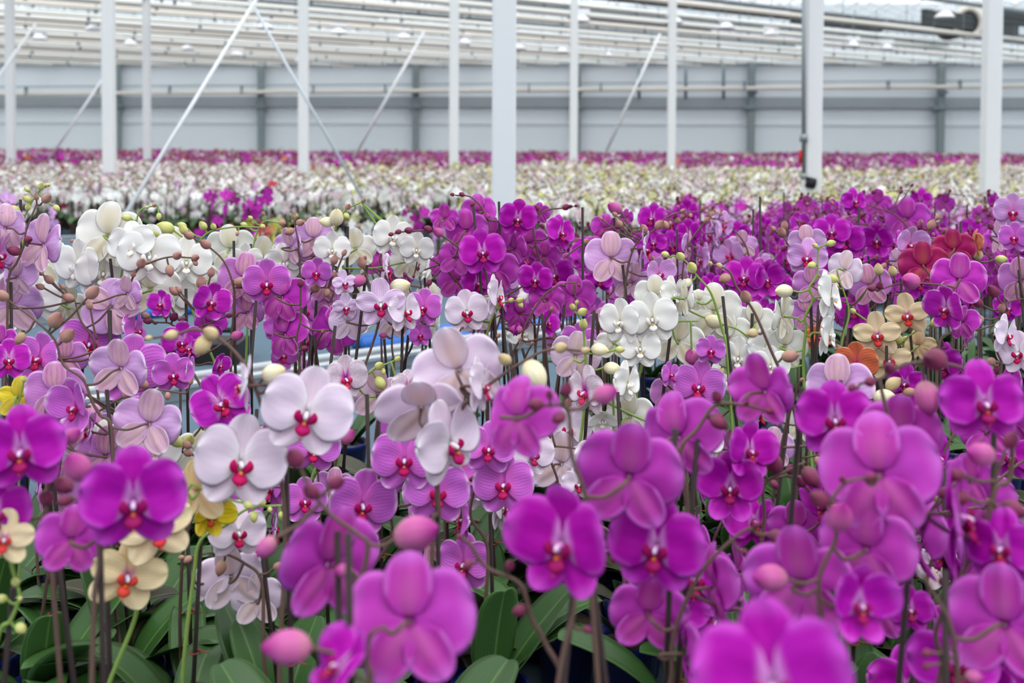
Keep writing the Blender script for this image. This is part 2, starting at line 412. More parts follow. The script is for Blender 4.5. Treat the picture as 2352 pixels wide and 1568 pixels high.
def leaves_pot(root, full=True):
    pm, bm = pot_meshes(); obj('pot', pm, root); obj('bark_mix', bm, root)
    a0 = random.uniform(0, 6.28)
    for i in range(5 if full else 3):
        a = a0+i*PI*(.52 if i % 2 else 1.0)+random.uniform(-.3, .3)
        s = random.uniform(.75, 1.12)
        obj('leaf', leaf_mesh(random.choice([0, 1, 2, 3, 0, 2, 1, 4] if full else [0, 1, 2])), root, Matrix.Translation((math.cos(a)*.008, math.sin(a)*.008, .10)) @ Matrix.Rotation(a, 4, 'Z') @ Matrix.Rotation(random.uniform(-.35, .25), 4, 'Y') @ Matrix.Scale(s, 4))
# label | variety | distance | stake top | stem points | flowers x,y,width,turn[,roll,shape,nod] | buds x,y,length,colour | stem colour
PL = '''
magenta orchid at the left edge with a blurred branch of plum buds before it|M|1.12|113,1140|105,1200 115,1120 118,1062 60,1042 -12,1020|48,1035,200,-12,0,1;-12,1180,160,20,0,0|38,1028,78,N;130,1028,42,U;117,1083,56,U;148,1114,56,U;168,1000,52,N;107,1165,50,U;10,1010,50,U|b
magenta orchid with one large open bloom above two cream speckled blooms, fat pink bud beside|M|1.02|228,1195|228,1290 215,1170 200,1120 190,1090|306,1152,240,0,0,1;163,1240,155,176,0,0|219,1100,88,N;150,1150,40,U|b
cream speckled orchid with orange-red lips, low at the left under the magenta bloom|C|1.25|243,1245|310,1420 335,1290 400,1180 440,1110|293,1322,182,6,12,5;357,1212,178,2,-12,5;454,1130,150,172,10,3|570,1160,26,G|g
small yellow cupped orchid with green buds, beside the pale speckled blooms|Y|1.45|462,1225|462,1240 520,1205 570,1168 655,1160|487,1182,105,25,10,4,20|598,1152,34,G;583,1187,28,G;645,1183,18,G;620,1170,16,G|g
drooping pale pink-white orchid hanging low over the green leaves, seen from behind|R|1.5|598,1235|602,1340 560,1292 500,1268 440,1278|530,1325,155,168,8,3;548,1222,135,20,0,3;590,1378,120,172,0,1;480,1340,90,150,0,2|431,1285,24,T;416,1280,16,T;507,1305,38,T;513,1262,28,T;640,1300,30,T|b
cream orchid cut by the left frame edge, with a bright green budding spray in front|C|1.12|30,1350|-8,1480 24,1425 44,1375 40,1342|10,1237,130,-12,0,5|40,1350,28,G;48,1443,34,G;52,1236,28,G;2,1375,30,G;46,1375,16,G|g
magenta orchid seen from behind left of centre, broad petals beside a blurred stake|M|0.96|775,1222|830,1440 828,1350 845,1255 822,1226 758,1180 712,1120 690,1075|752,1296,262,-145,-6,1|957,1224,118,N;702,1073,62,U;773,1108,48,U;722,1157,52,U;610,1257,62,N;790,1310,50,N|b
magenta orchid with the largest back-turned bloom at the bottom centre|M|0.80|800,1225|848,1620 842,1520 850,1460 880,1440|942,1428,300,180,0,0;779,1530,190,-60,28,2,-30|659,1486,118,N|b
magenta orchid facing left at the centre with a bright orange throat|M|0.96|1318,1338|1318,1400 1308,1340 1300,1300|1289,1248,262,-28,4,2|1350,1446,26,U|b
magenta bud spray leaning left before the dark leaves at the bottom centre|M|1.0|1300,1480|1302,1620 1251,1474 1220,1418 1194,1341 1118,1303 1080,1250 1056,1232||1171,1298,34,U;1074,1298,30,U;1192,1402,40,U;1054,1232,22,U;1295,1515,28,U|b
magenta orchid with two stacked blooms right of centre, split by a tall dark stake|M|1.06|1551,985|1540,1568 1545,1470 1580,1370 1620,1300 1690,1232 1722,1212|1507,1255,224,0,0,0;1487,1408,180,178,0,3;1583,1500,170,100,0,2|1790,1235,50,U;1711,1268,20,U;1740,1205,24,U|b
magenta orchid with two large back-turned blooms joined by an arching stem, below plum buds|M|1.0|1352,1250|1352,1240 1345,1140 1312,1040 1303,940 1250,930|1190,962,195,156,0,2;1445,1095,248,162,-4,1|1301,893,42,U;1390,905,66,N;1283,960,40,U;1245,930,44,U;1262,905,26,U|b
magenta orchid with a zigzag budding stem beside the white cluster, petals raised|M|1.16|1603,1010|1562,1043 1603,984 1644,930 1710,930 1761,943|1560,1005,205,152,8,2;1757,900,176,152,0,3|1651,969,50,U;1646,910,36,U;1758,941,24,U;1715,925,16,U|b
dark magenta cupped orchid right of the tall stake, framed by plum buds|M|1.4|1740,1300|1755,1200 1755,1115 1800,1085 1850,1060|1678,1120,158,0,0,4;1723,1035,130,22,0,2|1778,1063,58,U;1862,1096,56,U;1700,1010,30,U|b
magenta orchid in front of the pale lilac bloom, flat open face in the right half|M|1.2|1843,890|1900,1240 1900,1120 1915,1040 1990,1010|1918,964,178,0,0,1|1960,930,24,U;2040,1020,40,U|b
magenta orchid crowded at the lower right, four broad blurred blooms around one stem|M|0.95|1915,1355|1890,1480 1882,1330 1921,1232 1905,1165 1940,1110 1985,1098|2020,1090,275,176,0,2;1841,1340,255,172,0,3;1990,1262,230,150,0,0;1975,1388,175,30,0,4|1961,1227,88,N;1768,1327,92,N;1880,1145,60,U;1987,1098,32,U;1935,1100,24,U|b
magenta orchid at the right edge under the long descending branch of plum buds|M|1.12|2283,950|2318,1100 2326,1000 2320,918 2206,844 2091,834 2027,867 1974,882|2262,925,192,15,0,3;2070,1000,185,180,0,1|2170,831,76,U;2043,844,38,U;2015,874,36,U;1956,890,26,U;2130,915,84,N|b
magenta orchid with a long folded petal sweeping down near the right edge|M|1.0|2090,1265|2155,1568 2150,1450 2200,1340 2262,1200 2290,1090 2310,1030|2205,1185,270,96,-28,0;2300,1257,175,-20,0,3|2252,1043,80,N;2313,1027,50,U;2196,1091,46,U;2206,1142,52,U;2330,1170,60,U|b
magenta orchid in the bottom right corner seen from behind|M|0.92|2170,1310|2198,1620 2185,1448 2150,1372 2120,1320|2308,1435,262,174,6,1|2127,1500,30,U;2239,1555,46,N;2128,1530,26,U|b
magenta orchid cut by the bottom frame edge, the nearest open face|M|0.68|1640,1600|1760,1700 1765,1640|1775,1572,365,0,0,0||b
magenta orchid side-on in front of the round green leaf right of centre|M|1.16|1700,1380|1700,1470 1715,1400 1740,1330|1646,1347,190,112,0,2|1735,1345,28,U|b
magenta orchid half hidden between two dark stakes at the lower right|M|1.22|2065,1100|2135,1420 2130,1330 2150,1240 2120,1180|2122,1245,175,92,0,4;2232,1107,125,160,0,1;2090,1400,110,30,0,0|2170,1130,36,U;2060,1180,30,U|b
white-pink orchid with two big faces, long stem ending in tan buds|R|1.28|658,1070|655,1240 640,1060 610,960 570,852 520,790 455,757 405,768 352,776|553,1062,212,0,0,0;705,948,208,4,6,0;556,885,135,-78,0,1|502,772,44,B;465,793,54,B;409,761,36,B;352,776,20,B;630,857,66,E|b
blush white orchid of wide back-turned blooms behind the bare dark stake at the centre|R|1.32|1003,1062|1008,1180 1008,1073 1059,941 1125,882 1200,831 1261,803 1345,806|1054,851,205,170,12,3;968,935,208,182,-4,3,-40;1110,887,135,76,0,1;1036,1018,200,52,-14,1|1228,862,82,E;1275,813,38,B;1337,806,26,B;1159,825,40,B|b
lilac orchid with crimson lips and three faces around the tilted black stake|P|1.5|843,905|900,1230 880,1120 905,1020|929,1055,152,8,0,0;833,1158,158,0,0,0;1005,1130,152,14,10,1;804,1262,135,0,0,1|940,1000,22,U|b
lilac orchid under the single ivory bud, right of the folded white bloom|P|1.6|1126,1180|1080,1180 1110,1070 1150,1020 1180,1000|1157,1112,142,0,0,0;1123,1030,122,10,0,1|1127,1083,46,E;1085,1100,20,U|b
lilac orchid behind the white-pink blooms, half hidden by plum buds|P|1.72|745,1240|735,1180 730,1080|722,1030,122,0,0,1;700,1150,105,0,0,0;765,1120,90,175|799,1002,46,N;580,1120,30,T|b
pale pink orchid with two back-turned blooms hung on a wandering brown stem at left|L|1.65|245,895|258,1000 230,953 212,923 190,870 146,838 125,780 80,735 20,690|278,846,140,158,0,3;342,974,155,162,-8,3|128,734,50,T;15,698,38,T;46,778,34,T;156,770,46,T;213,671,42,T|b
veined lilac orchid with broad open petals behind the pale pink pair at left|P|1.95|250,715|262,950 240,860 222,780|303,850,160,6,0,0;150,826,105,170,0,1;89,823,118,-25,0,2;398,860,95,5,0,1;434,850,75,70|205,700,24,T|b
lilac orchid at the left above the blurred magenta bloom, petals folded|P|1.7|105,930|120,1010 140,950 190,900|173,935,130,-46,0,4;128,900,135,176,0,0;204,992,100,-95,20,1;242,1048,135,168,0,1|405,1013,40,G;430,1022,26,T;300,965,26,T|b
small deep pink orchid at the left edge with a dark crimson lip|Q|1.9|12,900|20,900 10,850|20,826,95,10;0,790,90,160|40,800,24,T|b
yellow orchid peeping out beside the left edge|Y|1.7|30,980|40,980 36,940|44,915,98,168,0,5|56,870,18,G|g
deep magenta orchid tilted flat left of the big white-pink bloom|Q|1.7|560,980|555,1010 560,960|508,925,140,-8,-35,0|485,985,26,T;470,970,20,T|b
white orchid with orange lip under the pale pink bloom at left|W|1.75|312,1000|340,1110 400,1050 455,990 465,968|357,1035,115,10,0,0;240,1010,90,170;455,1040,110,175|415,1013,38,G;478,985,24,T;432,1040,26,T|b
spotted pale orchid with bright green budding tip beside the leaning stake|S|1.95|770,748|800,930 819,887 855,851 906,828|794,869,105,12,0,0;868,905,125,176,0,3;935,890,80,20|874,880,36,G;861,843,28,G;906,830,20,G;880,853,18,G|g
purple-spotted orchid under an upright green budding spray|S|1.85|1365,712|1346,900 1343,800 1338,744 1320,714|1322,818,115,175,0,0;1343,900,118,-38,0,1;1621,1017,85,20,0,1|1315,704,20,G;1325,693,12,G;1338,716,28,G;1338,757,30,G;1378,803,44,E;1407,846,44,E;1424,803,24,G|g
pure white orchid cluster with yellow throats, left part by the green stem|W|2.0|1549,688|1463,930 1473,846 1498,800 1510,760 1548,740 1603,737|1498,732,118,0,0,0;1424,739,106,-22,0,0;1506,681,98,168,0,0;1470,800,95,5,0,0;1557,785,120,175,0,3;1577,688,90,122,0,1;1410,790,80,170|1590,821,38,N|g
pure white orchid cluster, right part with a swollen cream bud in front|W|2.05|1728,720|1740,870 1735,800 1700,760 1660,745|1639,716,130,178,0,0;1549,676,84,40,0,1;1672,775,115,170,0,0;1731,744,100,180,0,0;1695,822,95,6,0,0;1760,800,90,20|1638,738,48,E|g
long arching olive stem carrying tan buds across the white cluster|M|1.62|1840,900|1812,905 1769,800 1731,714 1692,660 1674,622 1634,607||1664,640,34,T;1726,691,38,T;1728,765,32,B;1662,612,20,B;1631,605,16,B;1815,818,42,T|b
green budded orchid spray standing over the white blooms|W|2.02|1660,680|1660,760 1634,675 1600,632 1575,600 1545,586|1606,690,50,170|1527,584,22,G;1570,599,28,G;1588,637,34,G;1578,650,28,E|g
white side-facing orchid on a knotted stem with green buds, right of the white cluster|W|2.0|1862,698|1845,860 1851,757 1849,727 1867,688 1859,660 1877,630 1880,573 1905,560|1910,681,120,72,0,1;1905,768,116,74,0,1;1795,727,112,-104,0,1;1803,795,105,172,0,0;1770,840,90,0,0,0|1800,668,46,E;1864,609,24,G;1913,640,30,G;1900,571,24,G;1872,564,18,G|g
cream orchid with red lips and three small faces at the right|C|2.25|2090,760|2090,850 2075,790 2105,760 2140,745|2015,770,106,5,0,5;2084,724,100,5,0,5;2043,828,100,0,0,5;2109,795,80,178,0,5|2061,778,34,G;2135,739,24,G;2140,760,36,G;1959,714,18,G;1976,757,42,G|g
orange veined orchid with a magenta column in front of the cream blooms|O|2.15|1940,800|1960,900 1955,870|1966,836,100,0,0,0;1882,775,66,20|1925,800,24,T|b
pale lilac orchid seen from behind under the orange veined bloom|L|1.6|1931,873|1935,1000 1960,930 2010,915|1928,895,158,174,0,0;1778,1030,95,160,0,1|2008,930,54,E;2052,880,42,B;2090,900,30,T|b
pale pink white orchid at the right edge beside a dark stake|R|2.0|2252,775|2290,900 2300,830|2339,811,100,-20,0,0;2313,770,95,60,0,1|2275,830,28,T|b
white orchid group with dark throats behind the arching blurred stem at the centre|R|1.8|1419,900|1300,1180 1280,1100 1262,1030 1330,1030|1289,1066,145,165,0,3;1379,1062,125,-18,0,0;1225,1043,105,20,0,0;1328,1112,80,20,0,1|1357,1025,24,G;1386,1035,20,G;1250,1010,38,G;1262,960,26,G|b
white orchid with a small hooded dark-throated bloom left of its open back|W|1.85|1420,905|1420,1080 1410,1000|1447,958,120,166,0,0;1384,966,72,4,0,4,30;1442,882,104,48,0,1|1435,1000,16,G|g
lilac orchid with two faces between the white clusters|P|2.0|1580,940|1580,990 1590,930|1606,887,120,0,0,0;1539,907,92,174,0,0;1633,805,70,10;1540,860,60,40|1644,818,38,N;1585,818,36,N;1655,855,26,G|b
lilac orchid left of the white cluster, behind the green spray|P|2.3|1368,760|1370,850 1365,800|1384,757,98,160,0,0;1330,785,90,5,0,0;1275,790,60,150|1300,820,22,T|b
magenta orchid with a flat face and a row of plum buds reaching left|M|2.3|1087,474|1120,650 1080,590 1018,543 990,530 950,530 920,533 905,537|1108,579,108,4,0,0;1072,530,98,176,0,0;1023,502,68,160,0,3;1049,594,88,170,0,1|905,538,15,U;925,535,18,U;952,531,24,U;995,530,26,U;1018,548,32,N|b
magenta orchid standing highest before the broad white post|M|2.4|1146,463|1130,640 1118,505 1085,455 1045,448|1189,502,88,0,0,0;1100,487,82,180,0,2;1130,543,92,170,0,0;1184,573,82,140,0,1|1045,448,13,U;1067,448,17,U;1085,468,18,U;1118,502,20,N|b
magenta orchid with dusky back petals below the row of plum buds|M|2.35|1098,640|1100,740 1060,660 1000,600 960,590|1138,620,108,176,0,0;1097,650,84,28,0,1;1049,645,92,180,0,0;1230,642,80,0,0,0|955,589,12,U;930,596,9,U;950,635,10,U;985,650,20,U;960,617,12,U|b
magenta orchid with a side-turned bloom right of the broad post|M|2.45|1338,476|1270,700 1240,600 1225,520 1250,485 1290,478 1318,474|1289,535,84,50,0,1;1215,560,84,175,0,0;1250,590,74,180;1240,490,50,150|1289,480,22,U;1317,475,11,U;1233,477,16,U;1302,480,14,U|b
magenta orchid with a broad bloom over the gap showing blue pipes|M|2.3|1296,700|1200,780 1240,690 1285,655 1325,648|1320,682,100,180,0,0;1256,690,84,180,0,1;1259,742,64,60,20,2;1187,757,34,60|1294,655,12,U;1330,655,11,U;1185,757,34,N|b
soft lilac orchid with a broad rounded back-turned bloom in the front right row|L|2.3|1430,608|1435,680 1445,600 1468,550 1500,530 1530,500 1562,487|1404,594,122,175,0,0;1483,573,104,96,0,1;1455,650,94,160,0,3;1514,630,76,30,0,4|1506,528,30,T;1478,525,28,T;1529,517,24,T;1565,488,15,T;1422,513,22,T;1412,492,16,T;1379,501,12,T|b
magenta orchid with a fat bud on top, beside the lilac back-turned bloom|M|2.7|1410,500|1440,600 1450,540 1430,490|1498,502,72,-30,0,0;1389,524,66,170;1501,558,62,0;1378,642,64,0;1440,500,40,150|1412,478,42,N;1420,520,20,U|b
bright magenta orchid with tall pointed folded petals left of the spotted bloom|Q|2.15|718,770|690,880 680,790 690,735 690,700|648,682,120,148,0,2;655,768,118,140,12,2;763,757,122,150,-12,2|690,650,22,U;700,800,20,U|b
soft pink orchid group with three rounded backs in front of the cream cluster|L|2.4|705,620|690,640 685,560 675,505|720,548,96,172,0,0;669,568,90,130,0,3;720,592,84,172,10,3|690,511,24,T;670,505,15,T;665,532,26,T;727,600,26,T|b
cream white orchid with a bright round face and green buds, left of the magenta group|W|2.35|799,520|790,640 770,540 789,487 830,464|901,543,94,10,0,0;817,573,94,176,0,3;957,573,78,0,0,0;937,603,84,170;763,575,84,0|770,525,48,E;750,510,36,E;795,480,20,T;796,496,20,G;832,465,14,T;955,560,40,E|g
lilac orchid low behind a tangle of tan buds, left of the veined pale bloom|P|2.2|727,690|700,760 705,690 740,660 790,680|743,655,86,160,0,0;753,693,76,180,0,0;727,626,70,0,0,2|717,668,34,T;750,673,24,T;781,673,20,T;798,681,14,T;768,596,26,T;791,580,18,T;750,630,28,T;768,632,20,T|b
pale veined orchid with a crimson lip and scalloped petals at the centre left|V|2.1|843,608|870,740 850,660 830,600|875,698,116,0,0,5;794,706,66,20,0,5;791,650,60,20,0,5;800,740,90,170|822,619,32,T;822,645,42,N;836,593,20,T;919,658,56,E|b
white orchid with crimson lip facing right beside the black stake at centre|R|2.1|925,745|905,860 900,790 905,740|932,716,100,52,0,1;906,738,94,150,0,1;888,622,96,104,0,1|880,770,20,N|b
fine-netted lilac orchid left of the white round bloom|P|2.2|985,760|970,820 975,760|972,706,88,-12,0,0;965,770,54,0|985,650,16,U;930,630,14,U|b
round white orchid with a crimson lip over the bare stakes at the centre|R|2.15|1152,698|1110,860 1120,760 1150,700 1190,690|1072,716,100,0,0,0;1090,718,94,182,0,0;1143,681,100,74,0,1|1187,696,22,G;1196,700,18,G;1165,690,18,G;1140,715,20,G|g
magenta orchid behind the white side-facing petal, back turned, centre left|M|2.4|875,680|880,740 880,640|876,589,98,178,0,0;914,627,88,175,0,0;1010,610,50,160|835,590,16,T|b
cream white orchid leaning left with a large back-turned bloom and green stem|K|2.15|253,594|270,700 278,637 288,578 310,535 321,484 362,471|250,543,155,168,-10,0;300,563,112,-28,0,1;342,588,142,14,10,0|290,500,24,G;365,497,18,G;350,473,14,T;338,476,12,G;350,535,44,G;312,655,30,T|g
cream white orchid above the grey bench edge with thin green bud stem|K|2.2|273,596|235,740 215,650 190,570 183,540|237,627,124,10,0,0;178,612,122,-50,0,0;345,665,134,172,0,3;290,620,110,176|178,590,22,G;218,590,34,G;196,550,14,G;166,553,12,T;205,745,40,G|g
cream white orchid row beneath the green horizontal bud stem|K|2.35|537,553|430,680 440,600 470,540 530,522 600,522|428,602,114,10,0,0;400,563,84,180,0,0;393,680,106,20,0,0;452,642,96,180,0,3|380,523,44,G;418,518,24,G;466,518,26,G;490,520,20,G;545,537,12,T;446,600,16,G|g
cream white orchid with a rounded back at the middle left, behind pink veined bloom|K|2.45|576,560|560,640 578,580 590,535 608,508 640,512|530,573,114,175,0,0;608,594,104,160,0,3;562,602,84,10,0,0;651,604,88,0|604,520,16,G;560,516,18,G;640,520,22,T;575,500,14,G;604,490,12,T|g
white orchid at the left edge with orange throat and yellow-green bud cluster above|K|2.2|47,458|60,640 50,530 70,470 100,425|85,690,114,-18,0,0;85,602,134,170,0,0;60,662,104,20,0,0;150,702,94,186,0,3|62,457,24,G;30,482,32,G;62,487,20,G;98,440,24,G;130,478,20,G;62,435,16,G;110,425,14,G|g
violet-pink orchid at the far left with a butterfly side petal|L|2.0|25,648|20,640 38,604 54,566 61,527 84,469|100,563,140,122,-10,1;12,524,110,-150,0,2;-4,585,124,60,0,1;40,637,92,150,0,2|107,456,30,T;83,452,18,T;32,576,34,U;65,550,26,U|b
pink orchid with widely spread veined sepals in front of the cream row at left|L|2.05|253,713|219,850 214,780 185,735 172,690|255,706,130,172,60,0;293,675,84,150,0,1;28,702,140,178,0,3|156,683,30,T;112,641,28,T;143,658,18,T;92,625,20,T;92,658,22,T;122,590,0.1,T|b
lilac orchid on a long brown arching stem over the cream blooms at left|P|2.1|195,695|270,760 293,670 315,620 345,603 390,590 440,592|205,788,136,10,0,0;312,760,110,60,0,1|312,612,32,T;390,622,30,T;395,586,28,T;442,592,24,T;449,604,18,T;305,635,18,T|b
lilac orchid behind a hanging tan bud, its long stem leaning left|P|2.2|537,680|535,740 538,670 520,610 490,575 450,550 428,540|561,640,120,178,0,0;569,719,94,150,0,1;613,650,110,0,0,0|485,566,32,T;446,543,28,T;421,527,28,G;553,648,36,T|b
deep pink orchid with a crimson throat left of the folded magenta petals|Q|2.1|427,663|470,760 460,720|485,693,90,18,8,2;370,698,64,-30,0,2;485,742,76,178,0,2|462,648,34,T;400,668,28,T;410,665,20,T;485,625,26,T|b
deep pink orchid with dark plum bud cluster in front of it at left|Q|2.1|588,690|430,830 410,780 395,745 362,740|418,785,94,8,0,0;505,839,56,40;434,800,60,0|400,727,28,U;334,724,22,T;339,737,22,U;380,722,24,T;420,735,22,U;527,724,18,U;545,770,34,N|b
magenta orchid of the right block with two faces pressed together|M|2.6|1974,476|1960,640 1950,560 1990,520|1941,552,90,-8,0,0;1910,533,84,8,0,0;2015,552,80,-20,0,4|1870,545,30,N;2020,590,26,N|b
magenta orchid at the back of the right block under the far white field|M|3.1|2100,520|2095,600 2088,530 2050,490 2015,478 1978,462 2000,445|2084,504,100,174,0,0;2015,468,66,170;1964,462,62,20|2070,440,12,U;2095,425,10,U;2000,440,14,U|b
crimson red orchid with two back-turned blooms in the right block|D|2.35|2140,660|2150,720 2150,640|2122,613,112,176,0,1;2191,575,94,172,0,1|2130,640,14,U|b
small orange-red orchid beside the crimson blooms|O|2.4|2250,640|2250,700 2245,600|2242,558,62,100,0,2|2245,590,30,B;2300,595,28,G|b
large lilac-magenta orchid with a rounded dome petal below the crimson blooms|Q|2.1|2160,690|2180,760 2160,690 2190,660 2080,650 2020,665|2201,644,122,178,0,1;2173,708,104,-32,0,2;2211,742,80,150,0,2|2110,645,58,N;2002,662,24,U;2020,655,24,U;2018,618,32,B;2050,622,30,B|b
pink-magenta orchid at the right edge, half out of the frame|P|2.15|2340,620|2300,760 2310,700 2350,685|2346,645,108,168,0,0;2219,765,76,100,0,2;2330,545,70,0|2280,668,38,U;2245,695,32,U;2300,720,26,T;2245,735,34,T|b
pale pink white orchid with a leaning back right of the knotted white stem|R|2.2|1945,700|1950,720 1935,660|1941,622,92,152,-12,1|1920,655,16,G|g
lilac orchid pair behind the knotted white orchid|P|2.4|1990,760|1930,800 1960,700|1997,655,98,175,0,0;1867,655,90,170,0,1;1854,719,86,170,0,0|2030,610,18,T|b
pale lilac orchid in the middle of the magenta block, two soft faces|L|2.55|1800,600|1830,680 1830,600 1800,545|1854,560,86,176,0,0;1854,592,90,5,0,3|1805,545,30,T;1802,517,24,T;1775,525,18,T;1878,575,16,G|b
pale lilac orchid touching the crimson bloom|L|2.5|2070,640|2080,700 2085,620|2091,562,82,20,0,4;2060,600,60,120|2140,515,28,T;2155,498,18,T|b
light pink orchid at the back by the right edge|L|2.75|2310,600|2310,640 2310,560|2326,486,84,10,0,0;2300,545,84,120;2340,520,70,170|2275,520,20,U;2328,510,12,U|b
magenta orchid with a bright face behind the green buds, right of the white cluster|M|2.3|1590,660|1700,760 1690,690|1710,637,96,-2,0,0;1759,642,84,38,0,4;1634,655,56,0|1650,720,20,U|b
'''
BARE = [(1017,770),(1060,792),(938,770),(1122,782),(720,772),(1172,790),(975,800),(1200,800),(1245,720),(868,905),(1040,760),(1370,720),(600,1180),(430,1180),(140,1180),(1820,880),(1880,700),(2000,1000)]
# ------------------------------------------------------------------ near plants
recs = []
def pts(s): return [tuple(float(q) for q in t.split(',')) for t in s.split()] if s.strip() else []
for line in PL.strip().split('\n'):
    lb, k, d, stk, ax, fl, bd, sc = line.split('|')
    k = 'W' if k == 'K' else k
    bl = []
    for b in bd.split(';'):
        if b.strip():
            x, y, l, c = b.split(',')
            if float(l) > 5: bl.append((float(x), float(y), float(l), c))
    recs.append(dict(label=lb, k=k, d=float(d), stake=tuple(float(v) for v in stk.split(',')), axis=pts(ax),
        fl=[tuple(float(v) for v in f.split(',')) for f in fl.split(';') if f.strip()], buds=bl, stem='stem_green' if sc == 'g' else 'stem_brown'))
def zone_plant(X, d, zt, k, label, group, nf, nb, seed):
    """an orchid standing at X, d with its flowers laid along an arching stem (world metres)"""
    r = random.Random(seed)
    def px(P):
        q = CR.transposed() @ (P-Vector((0, 0, CAMZ))); return (CX+F*q.x/-q.z, CY-F*q.y/-q.z)
    lean = r.uniform(-.09, .09); T = Vector((X, d, zt-.06))
    A = [T+Vector((0, 0, -.12)), T+Vector((lean*.2, 0, -.05)), T+Vector((lean*.8, 0, .0)), T+Vector((lean*1.6, 0, .035)), T+Vector((lean*2.4, 0, .03))]
    fl = []
    for i in range(nf):
        t = i/max(1, nf-1); P = T+Vector((lean*(1.3-1.6*t)+(-1)**i*.028, 0, .0-.135*t))
        x, y = px(P); yaw = r.choice([r.uniform(-30, 30), r.uniform(-40, 40), r.uniform(150, 210), r.uniform(60, 120), r.uniform(-120, -60)])
        fl.append((x, y, r.uniform(.074, .09)*F/d, yaw, r.uniform(-12, 12), r.choice([0, 1, 2, 3]), 0))
    bd = []
    for i in range(nb):
        t = i/max(1, nb-1); P = T+Vector((lean*(1.2+1.3*t), 0, .03+.005*t+(.014 if i % 2 else -.008))); x, y = px(P)
        bd.append((x, y, (.022-.011*t)*F/d, 'U' if k in 'MQD' and r.random() < .75 else 'T'))
    sx, sy = px(T+Vector((-lean*.3, 0, r.uniform(-.08, .09))))
    return dict(label=label, group=group, k=k, d=d, stake=(sx, sy), axis=[px(p) for p in A], fl=fl, buds=bd, stem='stem_brown')
rr_ = random.Random(5)
zone = []
for row in range(9):                       # the dense magenta block on the right
    d = 2.55+row*.24
    xl = .36*d*.0 + (-.05 if row < 3 else .15+.16*(row-3)); xr = .50*d
    x = xl
    while x < xr:
        xx = x+rr_.uniform(-.04, .04); dd = d+rr_.uniform(-.07, .07)
        u = xx/dd*F+CX
        zt = 1.45+rr_.uniform(-.05, .035)
        k = rr_.choices(['M', 'Q', 'P', 'L'], [12, 3, 1.5, 1.2])[0]
        if u > 1560 and dd < 2.7 and rr_.random() < .6: x += .15; continue
        if u < 1560: zt -= .03
        nm = {'M': 'magenta', 'Q': 'bright pink edged', 'P': 'lilac', 'L': 'pale lilac'}[k]
        row_n = 'front rows' if row < 3 else 'middle rows' if row < 6 else 'back rows'
        side = 'just right of the broad post' if u < 1500 else 'left of the pipe-clad post' if u < 1850 else 'between the two right posts' if u < 2260 else 'by the right edge'
        zone.append(zone_plant(xx, dd, zt, k, '%s orchid, %s of the dense block, %s' % (nm, row_n, side), '%s orchids, %s, %s' % (nm, row_n, side), rr_.randint(4, 6), rr_.randint(3, 5), rr_.random()))
        x += .155+.012*row
fill = []
for i, (x, d, zt, k, lb) in enumerate([
    (-.62, 2.95, 1.37, 'W', 'cream orchid in the second row behind the left cream cluster'), (-.42, 2.9, 1.38, 'W', 'cream orchid with many buds behind the left cream cluster, further right'),
    (-.22, 2.8, 1.38, 'W', 'cream orchid behind the soft pink group'), (-.08, 2.9, 1.40, 'W', 'cream orchid between pink group and magenta group'),
    (-1.2, 2.7, 1.40, 'W', 'cream orchid by the left edge behind the violet-pink orchid'),
    (.02, 2.75, 1.37, 'W', 'white orchid under the row of plum buds'), (-.5, 2.6, 1.31, 'P', 'lilac orchid low in the left half behind deep pink blooms'),
    (.55, 2.35, 1.25, 'W', 'white orchid low between the white clusters'), (.75, 2.2, 1.27, 'M', 'magenta orchid low behind the cream orchid trio'),
    (.93, 2.15, 1.24, 'M', 'magenta orchid low at the right below the pink domed one'), (.35, 2.1, 1.2, 'P', 'lilac orchid low under the white cluster'),
    (.6, 1.7, 1.2, 'R', 'white orchid hidden under the zigzag stem'), (.75, 1.45, 1.2, 'L', 'pale lilac orchid low behind the crowded magenta blooms'),
    (-.42, 1.85, 1.2, 'P', 'lilac orchid low under the pale pink pair'), (-.75, 1.85, 1.26, 'P', 'lilac orchid at the left edge, third row'),
    (.5, 1.35, 1.15, 'M', 'magenta orchid low between the tall stakes'), (.62, 1.2, 1.13, 'M', 'magenta orchid low in the lower right crowd'),
    (.30, 1.3, 1.2, 'M', 'magenta orchid under the pair of raised magenta petals'), (.44, 1.45, 1.24, 'M', 'magenta orchid behind the cupped dark magenta bloom'), (.60, 1.5, 1.26, 'M', 'magenta orchid behind the crowded lower right blooms'), (.50, 1.12, 1.22, 'M', 'magenta orchid in the lower right crowd, inner row'),
    (.36, .98, 1.16, 'M', 'magenta orchid just above the nearest bottom bloom'), (.62, 1.65, 1.28, 'M', 'magenta orchid beneath the plum branch at the right edge'), (.46, .86, 1.17, 'M', 'magenta orchid low beside the bottom right corner bloom'), (.26, 1.5, 1.2, 'M', 'magenta orchid behind the two stacked blooms'), (-.1, 1.7, 1.2, 'P', 'lilac orchid below the three lilac faces'),
    (.42, 1.15, 1.1, 'M', 'magenta orchid lowest beside the two tall dark stakes'), (.52, 1.02, 1.14, 'M', 'magenta orchid near the right edge with small buds, low'),
    (-.02, 1.9, 1.22, 'R', 'white orchid low in the middle behind lilac faces'), (-.2, 2.0, 1.24, 'P', 'lilac orchid in the middle row under the spotted one')]):
    fill.append(zone_plant(x, d, zt, k, lb, None, 5, 4, i+.5))
